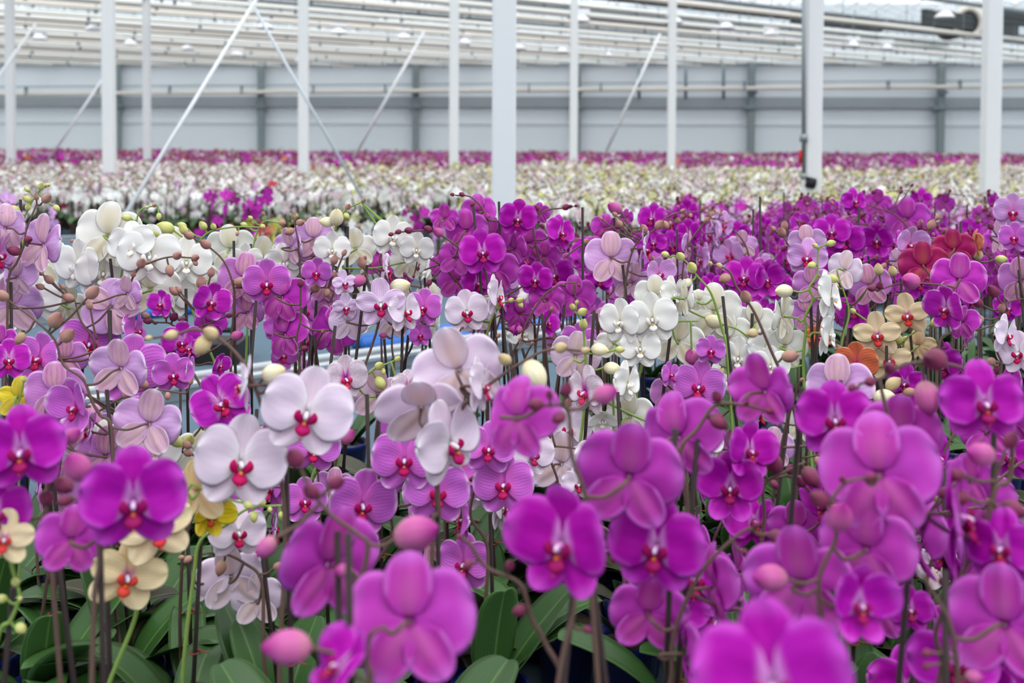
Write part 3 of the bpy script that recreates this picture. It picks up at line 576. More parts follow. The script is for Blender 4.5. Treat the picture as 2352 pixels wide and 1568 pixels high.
bare = [dict(label='spent orchid with only stakes and stem standing, near the %s' % ('centre gap' if 900 < x < 1400 else 'left' if x < 900 else 'right'), group='spent orchids with bare stakes, %s' % ('centre' if 900 < x < 1400 else 'left' if x < 900 else 'right'), k='P', d=2.0+.25*((i*37) % 5)/5 if y < 860 else 1.6,
             stake=(x, y), axis=[(x+6, y+30), (x+12, y+8), (x+20, y-6)], fl=[], buds=[(x+22, y-8, 14, 'T')], stem='stem_dark') for i, (x, y) in enumerate(BARE)]
allp = recs+zone+fill+bare
B = []
for r in allp:
    p = at(r['stake'][0], r['stake'][1], r['d']); B.append([p.x, p.y])
B = np.array(B); B0 = B.copy()
for it in range(160):                      # pots shove each other apart, stakes lean a little
    D = B[:, None]-B[None]; L = np.sqrt((D**2).sum(-1))+1e-9; np.fill_diagonal(L, 9)
    w = np.clip(.122-L, 0, None)/L; B += (D*w[..., None]).sum(1)*.45
    if it < 110: B += (B0-B)*.03
    B[:, 1] = np.maximum(B[:, 1], .56)
for i, r in enumerate(allp): build_plant(r, B[i], lo=(len(recs) <= i < len(recs)+len(zone)) and r['d'] > 2.9)
NEAR = len(allp)
# ------------------------------------------------------------------ benches
simple('alu', (196, 202, 206), .35, .6, var=.08, scale=3, spec=.5)
simple('bench_cloth', (92, 110, 124), .95, var=.12, scale=5, spec=.08)
simple('steel', (150, 156, 158), .45, .5)
simple('pipe_blue', (36, 104, 190), .4, var=.08, spec=.5)
simple('black_rubber', (26, 26, 30), .6)
AX = math.radians(40); U = Vector((math.cos(AX), math.sin(AX), 0)); N = Vector((-math.sin(AX), math.cos(AX), 0))
RB = Matrix.Rotation(AX, 4, 'Z')
def bench(n0, u0, u1, w, label):
    L = u1-u0; o = U*((u0+u1)/2)+N*n0
    root = bpy.data.objects.new('growing_bench', None); C.objects.link(root); root.matrix_world = Matrix.Translation(o) @ RB
    tag(root, label, 'bench', 'aluminium growing benches')
    b = MB(); b.box((0, 0, .735), (L, w, .02)); obj('bench_top', b.mesh('bench_top', ['bench_cloth'], False), root)
    for s in (-1, 1):
        b = MB(); b.box((0, s*w/2, .755), (L, .035, .09)); b.box((0, s*(w/2-.02), .797), (L, .05, .012)); obj('side_rim', b.mesh('side_rim', ['alu'], False), root)
        b = MB(); b.box((s*L/2, 0, .755), (.035, w, .09)); obj('end_rim', b.mesh('end_rim', ['alu'], False), root)
    k = max(2, int(L/2.2))
    for i in range(k):
        for s in (-1, 1):
            b = MB(); b.box((-L/2+L*(i+.5)/k, s*w*.32, .35), (.05, .05, .70)); obj('leg', b.mesh('leg', ['steel'], False), root)
    b = MB()
    for s in (-1, 1): b.tube([Vector((-L/2, s*w*.32, .70)), Vector((L/2, s*w*.32, .70))], .025, 8)
    obj('roller_rail', b.mesh('roller_rail', ['steel']), root)
for n0, u0, u1, W_, lb in ((.47, -4.2, 6.3, 2.10, 'nearest, under the big magenta blooms'), (2.66, -5, 5.0, 2.12, 'second, under the white and lilac orchids'), (4.75, -5, 4.6, 1.85, 'empty, just beyond the flowering rows'),
                           (6.89, -5, 5.3, 1.85, 'second empty one, under the small yellow orchids'), (9.03, -5, 3.7, 1.85, 'last empty one before the far field')):
    bench(n0, u0, u1, W_, 'aluminium growing bench, '+lb)
k_ = 0
for n0, nn_, who in ((3.99, 3, 'nearest bundle'), (5.50, 2, 'middle bundle'), (8.27, 2, 'farthest bundle')):     # blue pipes lying in the trays
    for q in range(nn_):
        b = MB(); off = n0+q*.085; b.tube([U*[2.6, 1.9, -2.4][['nearest bundle', 'middle bundle', 'farthest bundle'].index(who)]+N*off, U*[4.2, 3.4, 1.2][['nearest bundle', 'middle bundle', 'farthest bundle'].index(who)]+N*off], .028, 12); o = obj('blue_pipe', b.mesh('blue_pipe', ['pipe_blue']), None, Matrix.Translation((0, 0, .774)))
        tag(o, 'bright blue pipe lying on the grey bench, %s strand of the %s' % (['nearest', 'second', 'third'][q], who), 'pipe', 'blue pipes on the empty benches')
for i, (x, y, d) in enumerate([(1270, 700, 5.8), (470, 832, 4.6)]):
    b = MB(); b.box((0, 0, .04), (.32, .22, .08)); b.tube([Vector((-.12, 0, .08)), Vector((-.12, 0, .12)), Vector((.12, 0, .12)), Vector((.12, 0, .08))], .012, 8)
    p = at(x, y, d); o = obj('tray', b.mesh('tray', ['black_rubber'], False), None, Matrix.Translation((p.x, p.y, .747)))
    tag(o, 'small black tray left on the empty bench, %s' % ['right of the round white orchid', 'at the left'][i], 'tray')
# ------------------------------------------------------------------ far field of orchids
simple('far_white', (252, 251, 248), .6, var=.05); simple('far_blush', (236, 214, 224), .6, var=.08); simple('far_cream', (236, 232, 190), .6, var=.06)
simple('far_lime', (212, 212, 146), .6, var=.1); simple('far_magenta', (196, 40, 180), .6, var=.1); simple('far_plum', (150, 66, 110), .6, var=.15)
simple('far_red', (190, 60, 86), .6, var=.1); simple('far_yellow', (226, 214, 90), .6, var=.1); simple('far_lilac', (220, 170, 224), .6, var=.08)
simple('far_bud', (176, 154, 126), .6, var=.2); simple('far_stem', (70, 54, 46), .7, var=.3); simple('far_leaf', (66, 92, 56), .6, var=.3); simple('far_orange', (224, 130, 90), .6)
FM = ['far_white', 'far_blush', 'far_cream', 'far_lime', 'far_magenta', 'far_plum', 'far_red', 'far_yellow', 'far_lilac', 'far_bud', 'far_stem', 'far_leaf', 'far_orange']
FI = {n[4:]: i for i, n in enumerate(FM)}
def far_plant(cols, seed, H=.62, nf=6, size=.085, buds=5, budc='bud'):
    r = random.Random(seed); b = MB()
    def tri_tube(A, Bp, w, m):
        t = (Bp-A).normalized(); a = t.orthogonal().normalized(); c = t.cross(a)
        i = len(b.v)
        for P in (A, Bp):
            for q in range(3): b.v.append(P+(a*math.cos(q*2.094)+c*math.sin(q*2.094))*w)
        for q in range(3):
            q2 = (q+1) % 3; b.quad((i+q, i+q2, i+3+q2, i+3+q), [(0, 0)]*4, m)
    ns = 2
    for s in range(ns):
        az = r.uniform(0, 6.28); ln = r.uniform(.05, .13); dv = Vector((math.cos(az), math.sin(az), 0))
        o = Vector((r.uniform(-.03, .03), r.uniform(-.03, .03), .1)); h = H*r.uniform(.86, 1.0)
        K = [o, o+Vector((0, 0, h*.72)), o+Vector((0, 0, h*.9))+dv*ln*.5, o+Vector((0, 0, h*.96))+dv*ln*1.2, o+Vector((0, 0, h*r.choice([.98, 1.0, 1.03, 1.12])))+dv*ln*2.0]
        for a, c in zip(K, K[1:]): tri_tube(a, c, .0045, FI['stem'])
        tri_tube(o+Vector((.01, 0, 0)), o+Vector((.012, 0, h*.8)), .004, FI['stem'])
        n = nf//ns+(s == 0)*(nf % ns)
        for i in range(n):
            t = i/max(1, n-1); P = K[1].lerp(K[3], 1-t)+Vector((r.uniform(-.045, .045), r.uniform(-.045, .045), -.01-.20*t*r.random()))
            yaw = r.uniform(0, 6.28); R = Matrix.Rotation(yaw, 3, 'Z') @ Matrix.Rotation(r.uniform(-.4, .2), 3, 'X'); S = size*r.uniform(.85, 1.1); ci = FI[r.choice(cols)]
            for (ang, Lp, Wp) in ((90, .48, .16), (12, .5, .26), (168, .5, .26), (-52, .46, .15), (-128, .46, .15)):
                ca, sa = math.cos(math.radians(ang)), math.sin(math.radians(ang)); e1 = Vector((ca, 0, sa)); e2 = Vector((-sa, 0, ca)); k = len(b.v)
                for (q, w, yy) in ((.02, 0, 0), (.3, -Wp*.8, -.02), (.38, Wp*.8, -.02), (.36, 0, -.06), (.8, -Wp*.75, -.05), (.84, Wp*.7, -.05), (1, 0, -.03)):
                    b.v.append(P+R @ ((e1*Lp*q+e2*w+Vector((0, yy, 0)))*S))
                for f in ((0, 1, 3), (0, 3, 2), (1, 4, 3), (3, 5, 2), (4, 6, 3), (3, 6, 5)): b.quad(tuple(k+z for z in f), [(0, 0)]*3, ci)
            k = len(b.v); lc = FI['red'] if r.random() < .4 and 'magenta' not in cols else FI['cream'] if 'magenta' not in cols else FI['red']
            for dd in ((-.06, -.08, -.05), (.06, -.08, -.05), (0, -.14, -.18), (0, -.05, .0)): b.v.append(P+R @ (Vector(dd)*S))
            b.quad((k, k+1, k+2), [(0, 0)]*3, lc); b.quad((k, k+3, k+1), [(0, 0)]*3, lc)
        for i in range(buds//ns):
            t = i/max(1, buds//ns-1); P = K[3].lerp(K[4]+dv*.04, t)+Vector((r.uniform(-.02, .02), r.uniform(-.02, .02), r.uniform(-.01, .03))); s_ = .013-.005*t; k = len(b.v)
            for dd in ((1, 0, 0), (-1, 0, 0), (0, 1, 0), (0, -1, 0), (0, 0, 1.4), (0, 0, -1.2)): b.v.append(P+Vector(dd)*s_)
            for f in ((0, 2, 4), (2, 1, 4), (1, 3, 4), (3, 0, 4), (2, 0, 5), (1, 2, 5), (3, 1, 5), (0, 3, 5)): b.quad(tuple(k+z for z in f), [(0, 0)]*3, FI[budc])
    for i in range(4):
        a = r.uniform(0, 6.28); dv = Vector((math.cos(a), math.sin(a), 0)); e = Vector((-dv.y, dv.x, 0)); k = len(b.v)
        for q, z, w in ((0, .1, .012), (.09, .17, .035), (.19, .15, .03), (.23, .12, .004)): b.v.append(dv*q+e*w+Vector((0, 0, z))); b.v.append(dv*q-e*w+Vector((0, 0, z)))
        for q in range(3): b.quad((k+2*q, k+2*q+1, k+2*q+3, k+2*q+2), [(0, 0)]*4, FI['leaf'])
    k = len(b.v)
    for z, rd in ((0, .04), (.11, .055)):
        for q in range(6): b.v.append(Vector((math.cos(q*PI/3)*rd, math.sin(q*PI/3)*rd, z)))
    for q in range(6): b.quad((k+q, k+(q+1) % 6, k+6+(q+1) % 6, k+6+q), [(0, 0)]*4, FI['stem'])
    return b
KINDS = {
 'white': (['white', 'white', 'white', 'blush'], 'bud'), 'blush': (['blush', 'white', 'white'], 'bud'), 'lime': (['cream', 'white', 'white', 'white', 'cream', 'lime'], 'lime'),
 'magenta': (['magenta'], 'plum'), 'plum': (['plum', 'magenta'], 'plum'), 'brown': (['plum', 'red', 'blush'], 'bud'), 'lilac': (['lilac'], 'plum'), 'yellow': (['yellow', 'lime'], 'lime'),
 'red': (['red', 'orange'], 'plum'), 'orange': (['orange', 'red'], 'bud')}
protos = {}
for kn, (cols, bc) in KINDS.items():
    protos[kn] = []
    for s in range(5):
        b = far_plant(cols, hash(kn) % 1000 if False else sum(map(ord, kn))*7+s, nf=10 if kn not in ('brown',) else 4, budc=bc, size=.094, buds=8 if kn in ('brown', 'plum') else 4, H=.37)
        protos[kn].append(b)
def kind_at(x, y, r):
    """colour blocks of the far field, laid out over the floor"""
    w = x+1.3*math.sin(y*.7+x*.2)
    if y > 19+1.2*math.sin(x*.9): return r.choices(['magenta', 'plum', 'brown', 'red', 'lilac', 'white'], [5, 3.0, 4, .9, 2.0, 2.2])[0]
    if y > 15.0+.8*math.sin(x*.8+1): return r.choices(['lime', 'brown', 'white'], [2.2, 1.0, 4])[0] if x > -3 else r.choices(['blush', 'white', 'brown'], [2.5, 4, 1])[0]
    if x > 1.2 and y < 8.2: return r.choices(['lilac', 'white', 'magenta', 'blush'], [5, 1.5, 2, 1.5])[0]
    if w < -1.0: return r.choices(['blush', 'white', 'lilac', 'brown'], [4, 6, .35, .5])[0]
    return r.choices(['white', 'lime', 'blush'], [6, 2.2, 1.6])[0]
spots = []; r = random.Random(3)
def okfield(x, y):
    if abs(x) > .475*y+.8: return False
    front = 10.3 if x < -.5 else 10.3-(x+.5)*2.0
    return y > max(front, 6.1)
y = 6.1
while y < 38.5:
    sp = .20 if y < 20 else .27
    x = -.5*y
    while x < .5*y+1:
        xx = x+r.uniform(-.05, .05); yy = y+r.uniform(-.07, .07)
        if okfield(xx, yy): spots.append((xx, yy))
        x += sp
    y += sp
spots.sort(key=lambda s: s[1])
meshes = {}
def pm_(kn, i):
    if (kn, i) not in meshes: meshes[(kn, i)] = protos[kn][i].mesh('potted_orchid', FM, False)
    return meshes[(kn, i)]
nmk = {'white': 'white', 'blush': 'blush white', 'lime': 'cream and lime', 'magenta': 'magenta', 'plum': 'plum', 'brown': 'dusky', 'lilac': 'lilac', 'yellow': 'yellow', 'red': 'red', 'orange': 'orange'}
def single(kn, x, y, z, label, group, s=1.0):
    o = obj('potted_orchid', pm_(kn, r.randrange(5)), None, Matrix.Translation((x, y, z)) @ Matrix.Rotation(r.uniform(0, 6.28), 4, 'Z') @ Matrix.Scale(s, 4)); tag(o, label, 'orchid', group); return o
mid = [(484, 440, 7.6, 'magenta', 'magenta orchid standing alone before the far white field, left one of two'), (572, 424, 7.7, 'magenta', 'magenta orchid standing alone before the far white field, right one of two'),
       (14, 440, 5.6, 'lilac', 'lilac orchid beyond the empty benches by the left edge'), (70, 470, 6.2, 'lilac', 'pale lilac orchid beyond the empty benches, second from the left edge'),
       (620, 492, 7.0, 'yellow', 'yellow orchid in the small mixed patch, left'), (655, 500, 7.3, 'yellow', 'yellow orchid in the small mixed patch, middle'), (700, 488, 7.4, 'lime', 'lime cream orchid in the small mixed patch'),
       (566, 512, 6.6, 'red', 'red orchid in the small mixed patch, left'), (596, 520, 6.4, 'orange', 'orange orchid in the small mixed patch'), (690, 522, 6.5, 'red', 'red orchid in the small mixed patch, right'),
       (730, 506, 7.6, 'brown', 'dusky orchid beside the grey plate'), (840, 484, 7.8, 'lime', 'lime cream orchid behind the tall cream bloom, left'), (870, 490, 7.2, 'lime', 'lime cream orchid behind the tall cream bloom, right'),
       (958, 478, 7.3, 'magenta', 'magenta orchid left of the plum bud tips'), (998, 488, 7.0, 'lilac', 'lilac orchid left of the broad post, low'), (825, 505, 6.3, 'white', 'white orchid low behind the cream blooms'),
       (925, 500, 6.6, 'white', 'white orchid low left of the plum bud row'), (780, 500, 6.9, 'lime', 'lime cream orchid low behind the green bud stem'), (905, 470, 8.2, 'white', 'white orchid left of the broad post, farther'), (1010, 470, 8.0, 'white', 'white orchid nearest the broad post on its left')]
for (px_, py_, d_, kn, lb) in mid:
    p = at(px_, py_, d_); top = p.z+.03; single(kn, p.x, p.y, .75, lb, None, (top-.75)/.50)
NI = max(0, 300-NEAR-len(mid))
def zoff(x, y): return .025*math.sin(x*1.7)*math.sin(y*1.1)
V = []; FV = []; FL = []; FMi = []; nv = 0
pa = {}
for kn in protos:
    for i, b in enumerate(protos[kn]):
        pa[(kn, i)] = (np.array([tuple(v) for v in b.v], dtype=np.float32), np.concatenate([np.array(f, dtype=np.int32) for f in b.f]), np.array([len(f) for f in b.f], dtype=np.int32), np.array(b.mi, dtype=np.int32))
for q, (x, y) in enumerate(spots):
    kn = kind_at(x, y, r); s = r.uniform(.92, 1.06)
    if y > 17: s *= r.choice([.9, .96, 1.0, 1.04, 1.12])
    if q < NI:
        where = ('left of the white brace' if x/y < -.3 else 'left of the broad post' if x/y < -.05 else 'right of the broad post' if x/y < .2 else 'at the far right')
        single(kn, x, y, .75+zoff(x, y), '%s orchid in the front rows of the far field, %s' % (nmk[kn], where), '%s orchids in the far field front, %s' % (nmk[kn], where), s)
        continue
    vv, ff, ll, mm = pa[(kn, r.randrange(5))]; a = r.uniform(0, 6.28); ca, sa = math.cos(a)*s, math.sin(a)*s
    w = np.empty_like(vv); w[:, 0] = vv[:, 0]*ca-vv[:, 1]*sa+x; w[:, 1] = vv[:, 0]*sa+vv[:, 1]*ca+y; w[:, 2] = vv[:, 2]*s+.75+zoff(x, y)
    V.append(w); FV.append(ff+nv); FL.append(ll); FMi.append(mm); nv += len(vv)
V = np.concatenate(V); FV = np.concatenate(FV); FL = np.concatenate(FL); FMi = np.concatenate(FMi)
me = bpy.data.meshes.new('orchid_field'); me.vertices.add(len(V)); me.vertices.foreach_set('co', V.ravel()); me.loops.add(len(FV)); me.loops.foreach_set('vertex_index', FV)
me.polygons.add(len(FL)); st_ = np.concatenate([[0], np.cumsum(FL)[:-1]]).astype(np.int32); me.polygons.foreach_set('loop_start', st_); me.polygons.foreach_set('loop_total', FL)
for m in FM: me.materials.append(MATS[m])
me.polygons.foreach_set('material_index', FMi); me.update(calc_edges=True); me.validate()
tag(obj('potted_orchids', me), 'thousands of far potted orchids massed in white, cream and magenta blocks up to the wall', 'orchids', None, 'stuff')
print('near', NEAR, 'individual far', NI, 'spots', len(spots), 'tris', len(FL))
# far bench deck carrying the field
b = MB(); P = [(-9, 10.2), (-.5, 10.2), (1.72, 5.95), (7, 5.95), (24, 39), (-24, 39)]
for z in (.74, .68):
    for p in P: b.v.append(Vector((p[0], p[1], z)))
b.quad(tuple(range(6)), [(0, 0)]*6, 0); b.quad(tuple(range(11, 5, -1)), [(0, 0)]*6, 0)
for i in range(6): b.quad((i+6, (i+1) % 6+6, (i+1) % 6, i), [(0, 0)]*4, 0)
root = bpy.data.objects.new('field_bench', None); C.objects.link(root); tag(root, 'long continuous benching that carries the far orchid field', 'bench')
obj('bench_top', b.mesh('bench_top', ['bench_cloth'], False), root)
for y_ in (10.6, 16, 22, 28, 34):
    for x_ in np.arange(-.36*y_, .37*y_, 2.4):
        b = MB(); b.box((x_, y_, .34), (.06, .06, .68)); obj('leg', b.mesh('leg', ['steel'], False), root)
# ------------------------------------------------------------------ setting
simple('concrete', (134, 136, 134), .8, var=.15, scale=1.5)
simple('wall_panel', (210, 217, 222), .6, var=.02, scale=.6)
simple('wall_band', (150, 158, 162), .6, var=.03)
simple('wall_column', (122, 134, 136), .55, var=.05)
simple('white_paint', (224, 226, 228), .45, var=.02, scale=2)
simple('pipe_white', (222, 222, 216), .4, var=.03, scale=2)
simple('pipe_warm', (214, 208, 198), .4, var=.03)
simple('rail_dark', (120, 134, 140), .5)
simple('galv', (140, 148, 152), .4, .4)
simple('dark_screen', (72, 76, 78), .8)
simple('lamp_white', (240, 242, 246), .35)
simple('red_handle', (200, 40, 40), .5)
m, nt = newmat('glass'); g = G(nt)
tr = g.n('ShaderNodeBsdfTransparent'); tr.inputs[0].default_value = (.95, .97, .98, 1); gl = g.n('ShaderNodeBsdfGlossy'); gl.inputs['Roughness'].default_value = .15
mx = g.n('ShaderNodeMixShader'); mx.inputs[0].default_value = .08; g.l(tr.outputs[0], mx.inputs[1]); g.l(gl.outputs[0], mx.inputs[2]); g.out(mx.outputs[0])
def struct(name, b, mats, smooth=False):
    o = obj(name, b.mesh(name, mats, smooth)); o['kind'] = 'structure'; return o
b = MB(); b.box((2, 16, -.05), (90, 62, .1)); struct('floor', b, ['concrete'])
YW = 42.0; KW = -.08
def wy(x): return YW+KW*x
WR = Matrix.Rotation(math.atan(KW), 3, 'Z')
H_ = 6.6
def wz(py): return CAMZ+(320-py)/F*YW
b = MB(); b.box((0, YW+.2, H_/2), (92, .2, H_), 0, WR); struct('wall_back', b, ['wall_panel'])
ang = math.atan(KW)
def wall_strip(z0, z1, dy, mat, name, kind='trim'):
    b = MB(); b.box((0, YW+.1-dy/2, (z0+z1)/2), (90, dy, z1-z0), 0, WR); o = struct(name, b, [mat]); return o
wall_strip(wz(246), wz(232), .14, 'wall_band', 'trim_1'); wall_strip(wz(232), wz(222), .06, 'wall_band', 'trim_2')
wall_strip(wz(147), wz(139), .2, 'wall_panel', 'trim_3'); wall_strip(wz(286), wz(278), .04, 'wall_panel', 'trim_4')
def atw(px_, py_, off=0):      # point on the back wall
    r0 = ray(px_, py_); d = (YW-off)/(1-KW*r0.x); return Vector((0, 0, CAMZ))+r0*d
for i, cx in enumerate([270, 600, 955, 1326, 1725, 2160, -60, 2600]):
    p = atw(cx, 300, .16); root = bpy.data.objects.new('wall_column', None); C.objects.link(root); root.location = (p.x, p.y, 0)
    tag(root, 'grey steel wall column, %s from the left' % ['first', 'second', 'third', 'fourth', 'fifth', 'sixth', 'one beyond the left edge', 'one beyond the right edge'][i], 'column', 'grey wall columns')
    b = MB(); b.box((0, 0, 2.3), (.24, .2, 4.6)); obj('shaft', b.mesh('shaft', ['wall_column'], False), root)
    b = MB(); b.box((-.06, -.02, wz(246)), (.52, .3, .09)); obj('bracket', b.mesh('bracket', ['rail_dark'], False), root)
    b = MB(); b.box((0, -.14, wz(212)), (.34, .1, .12)); obj('clamp', b.mesh('clamp', ['rail_dark'], False), root)
def tubeobj(name, P, rad, mat, label=None, cat=None, group=None, n=10, parent=None):
    b = MB(); b.tube(P, rad, n); o = obj(name, b.mesh(name, [mat]), parent)
    if label: tag(o, label, cat, group)
    return o
rail = tubeobj('wall_pipe', [atw(-700, 221.5, .5), atw(2900, 194, .5)], .075, 'pipe_warm', 'long beige heating pipe running along the back wall', 'pipe')
r2 = tubeobj('wall_pipe', [atw(-700, 204, .6), atw(2900, 181, .6)], .022, 'rail_dark', 'thin dark line above the beige wall pipe', 'pipe')
for x in range(60, 2352, 165):
    y_ = 217-.0073*x
    b = MB(); b.box(tuple(atw(x, y_-7, .5)), (.05, .22, .34)); o = obj('bracket', b.mesh('bracket', ['rail_dark'], False), rail)
for i, x in enumerate([1443+25, 1575, 1662]):
    b = MB(); a = atw(x, 228, .3); t = atw(x, 130, .3); tubeobj('hanger_rod', [a, t], .06, 'rail_dark', 'thin dark hanging rod on the wall, %s of three' % ['left', 'middle', 'right'][i], 'rod')
# posts
def post(x, y0, y1, wpx, d, label, capital=False):
    a = at(x, y0, d); wr = wpx*d/F; root = bpy.data.objects.new('support_post', None); C.objects.link(root); root.location = (a.x, a.y, 0); tag(root, label, 'post')
    b = MB(); b.box((0, 0, 2.49), (wr, wr, 4.98)); s = obj('shaft', b.mesh('shaft', ['white_paint'], False), root)
    bv = s.modifiers.new('bevel', 'BEVEL'); bv.width = wr*.12; bv.segments = 3
    b = MB(); b.box((0, 0, .01), (wr*1.9, wr*1.9, .02)); obj('foot_plate', b.mesh('foot_plate', ['galv'], False), root)
    b = MB(); b.box((0, 0, 5.0), (wr*2.2, wr*1.6, .05)); obj('head_plate', b.mesh('head_plate', ['white_paint'], False), root)
    return root
post(1158, 200, 0, 55, 6.4, 'broad white square post standing nearest, centre of the picture')
pr = post(1867, 200, 0, 38, 9.4, 'white post with a thin grey pipe clipped to its left side')
post(2277, 200, 0, 36, 9.9, 'white post near the right edge')
post(250, 200, 0, 26, 14.0, 'white post at the left, in front of the first grey wall column')
post(697, 200, 0, 22, 15.5, 'white post left of centre, between the crossing braces')
post(1043, 200, 0, 21, 17.5, 'thin white post just left of the broad post')
post(1318, 200, 0, 18, 19.0, 'thin white post just right of the broad post')
post(1543, 200, 0, 18, 19.5, 'thin white post between the broad post and the pipe-clad post')
post(337, 200, 0, 16, 22.0, 'thin pale post second from the left, beyond the white brace')
post(24, 200, 0, 18, 20.0, 'thin pale post by the left edge')
# grey pipe on the post
o = Vector(pr.location)
def rel(x, y, d=9.32): return at(x, y, d)-o
tubeobj('grey_pipe', [rel(1846, 405), rel(1846, -160)], .017, 'galv', parent=pr); tubeobj('coupling', [rel(1846, 326), rel(1846, 308)], .034, 'galv', parent=pr)
tubeobj('elbow', [rel(1846, 412), rel(1846, 398)], .03, 'galv', parent=pr); tubeobj('valve_handle', [rel(1838, 375), rel(1838, 345)], .012, 'red_handle', parent=pr)
tubeobj('valve', [rel(1852, 418), rel(1872, 422)], .045, 'black_rubber', parent=pr)
# braces
def brace(p0, d0, p1, d1, rad, lab, name='brace_rod', mat='white_paint'):
    a = at(*p0, d0); c = at(*p1, d1); tubeobj(name, [a, c], rad, mat, lab, 'brace')
brace((612, -40), 7.3, (262, 535), 6.2, .0125, 'white round brace slanting down left from the roof, the nearest one')
brace((562, -20), 8.2, (858, 500), 8.6, .011, 'thin grey brace slanting down right behind the nearest white one', mat='wall_panel')
brace((238, 178), 20, (110, 370), 20, .022, 'faint white brace left of the left post')
brace((975, 72), 19, (812, 362), 19, .026, 'white brace slanting down left beside the third wall column')
brace((1516, 78), 21, (1391, 350), 21, .026, 'white brace slanting down left beside the thin rods')
brace((82, 55), 17, (-210, 470), 17, .022, 'faint white brace in the upper left corner')
# roof pipes
ZP = 4.45
def floor_at(px_, py_, z):     # where the line of sight meets the height z
    r0 = ray(px_, py_); k = (z-CAMZ)/r0.z; return Vector((0, 0, CAMZ))+r0*k
DP = Vector((math.sin(math.radians(52.5)), math.cos(math.radians(52.5)), 0))
ordn = ['first', 'second', 'third', 'fourth', 'fifth', 'sixth', 'seventh', 'eighth', 'ninth', 'tenth', 'eleventh', 'twelfth', 'thirteenth', 'fourteenth', 'fifteenth', 'sixteenth', 'seventeenth', 'eighteenth', 'nineteenth', 'twentieth', 'twenty-first', 'twenty-second', 'twenty-third', 'twenty-fourth', 'twenty-fifth', 'twenty-sixth', 'twenty-seventh', 'twenty-eighth', 'twenty-ninth', 'thirtieth', 'thirty-first', 'thirty-second', 'thirty-third', 'thirty-fourth']
hb = MB(); hb.tube([Vector((0, 0, -.05)), Vector((0, 0, .62))], .009, 5); hb.box((0, 0, -.05), (.06, .06, .1)); hbm = hb.mesh('hanger', ['rail_dark'], False)
kinds_ = [(.062, 4.5, 'pipe_warm'), (.03, 4.36, 'pipe_white'), (.05, 4.46, 'pipe_white'), (.07, 4.42, 'pipe_white'), (.03, 4.34, 'pipe_warm')]
dpt = 21.0; i = 0
while dpt < 57 and i < 34:
    rd, z, mt = kinds_[i % 5]; p = Vector((0, dpt, z)); smax = (wy(0)-.35-p.y)/(DP.y-KW*DP.x); smin = max(-(p.y-9)/DP.y, (-26-p.x)/DP.x)
    root = tubeobj('roof_pipe', [p+DP*smin, p+DP*smax], rd, mt, 'long pale %s pipe under the glass roof, %s counted from the camera' % ('thick' if rd > .045 else 'thin', ordn[i]), 'pipe', None)
    s = smin+1+(i % 3)*.8
    while s < smax:
        q = p+DP*s
        if abs(q.x) < .5*q.y+2: obj('hanger', hbm, root, Matrix.Translation(q))
        s += 2.6
    dpt += [.95, .8, 1.3, 1.0, 1.35][i % 5]; i += 1
# grow lamps
lamps = [(91, 74), (215, 52), (431, 100), (608, 47), (778, 60), (927, 72), (1066, 85), (1193, 98), (1291, 106), (1393, 115), (1548, 34), (1667, 47), (1771, 64), (1958, 91), (2036, 98), (300, 88), (545, 113), (1335, 30), (2170, 20), (690, 128)]
lm = MB(); lm.box((0, 0, .0), (.34, .16, .13)); lm.lathe([(-.07, .10, 0), (-.17, .21, .6), (-.19, .22, 1), (-.185, .20, 1), (-.08, .08, .8), (-.075, .001, .8)], 16); lmm = None
for i, (x, y) in enumerate(lamps):
    p = floor_at(x, y, 4.42); root = bpy.data.objects.new('grow_lamp', None); C.objects.link(root); root.location = p
    tag(root, 'white grow lamp hanging under the roof pipes, %s' % ['by the upper left corner', 'left of the left post, higher', 'right of the thin pale post', 'right of where the braces meet', 'third in the long lamp row', 'fourth in the long lamp row', 'fifth in its row, by the broad post', 'just right of the broad post', 'second right of the broad post', 'third right of the broad post', 'on top of the thin post, centre right', 'second in the right lamp row', 'third in the right lamp row', 'right of the pipe-clad post, first', 'right of the pipe-clad post, second', 'right of the left post', 'above the second wall column', 'high right of the broad post', 'high at the right by the round duct', 'low beside the left of centre post'][i], 'lamp', None)
    if lmm is None:
        h1 = MB(); h1.box((0, 0, .02), (.36, .16, .13)); h2 = MB(); h2.lathe([(-.05, .10, 0), (-.16, .20, .6), (-.19, .21, 1), (-.185, .195, 1), (-.07, .08, .8), (-.06, .001, .8)], 18)
        h3 = MB(); h3.tube([Vector((0, 0, .08)), Vector((0, 0, .68))], .012, 6); lmm = (h1.mesh('housing', ['lamp_white'], False), h2.mesh('reflector', ['lamp_white']), h3.mesh('cord', ['galv']))
    obj('housing', lmm[0], root); obj('reflector', lmm[1], root); obj('cord', lmm[2], root)
# folded dark screens
for i, (x, y, z, l0, l1, hh) in enumerate([(1500, 58, 5.0, -3.2, 2.4, .26), (2050, 62, 5.0, -4.6, -.6, .3), (2150, 42, 5.0, -.6, 4.2, .34), (2330, 40, 5.0, -1.4, 2, .34), (1120, 52, 5.0, -4, 1, .14), (760, 40, 5.0, -4, 1.5, .12)]):
    p = floor_at(x, y, z); b = MB(); L = l1-l0; RD = Matrix.Rotation(PI/2-math.radians(52.5), 3, 'Z')
    for q in range(5): b.box((0, 0, -hh*.5+hh*q/4), (L, .16-.02*(q % 2), hh/4.2), 0)
    o = obj('folded_screen', b.mesh('folded_screen', ['dark_screen'], False), None, Matrix.Translation(p+DP*((l0+l1)/2)) @ RD.to_4x4())
    tag(o, 'dark folded shade screen bundled under the glass roof, %s' % ['centre right', 'right of the pipe-clad post', 'above the round duct', 'beside the right edge', 'left of the broad post', 'between the braces and third post'][i], 'screen')
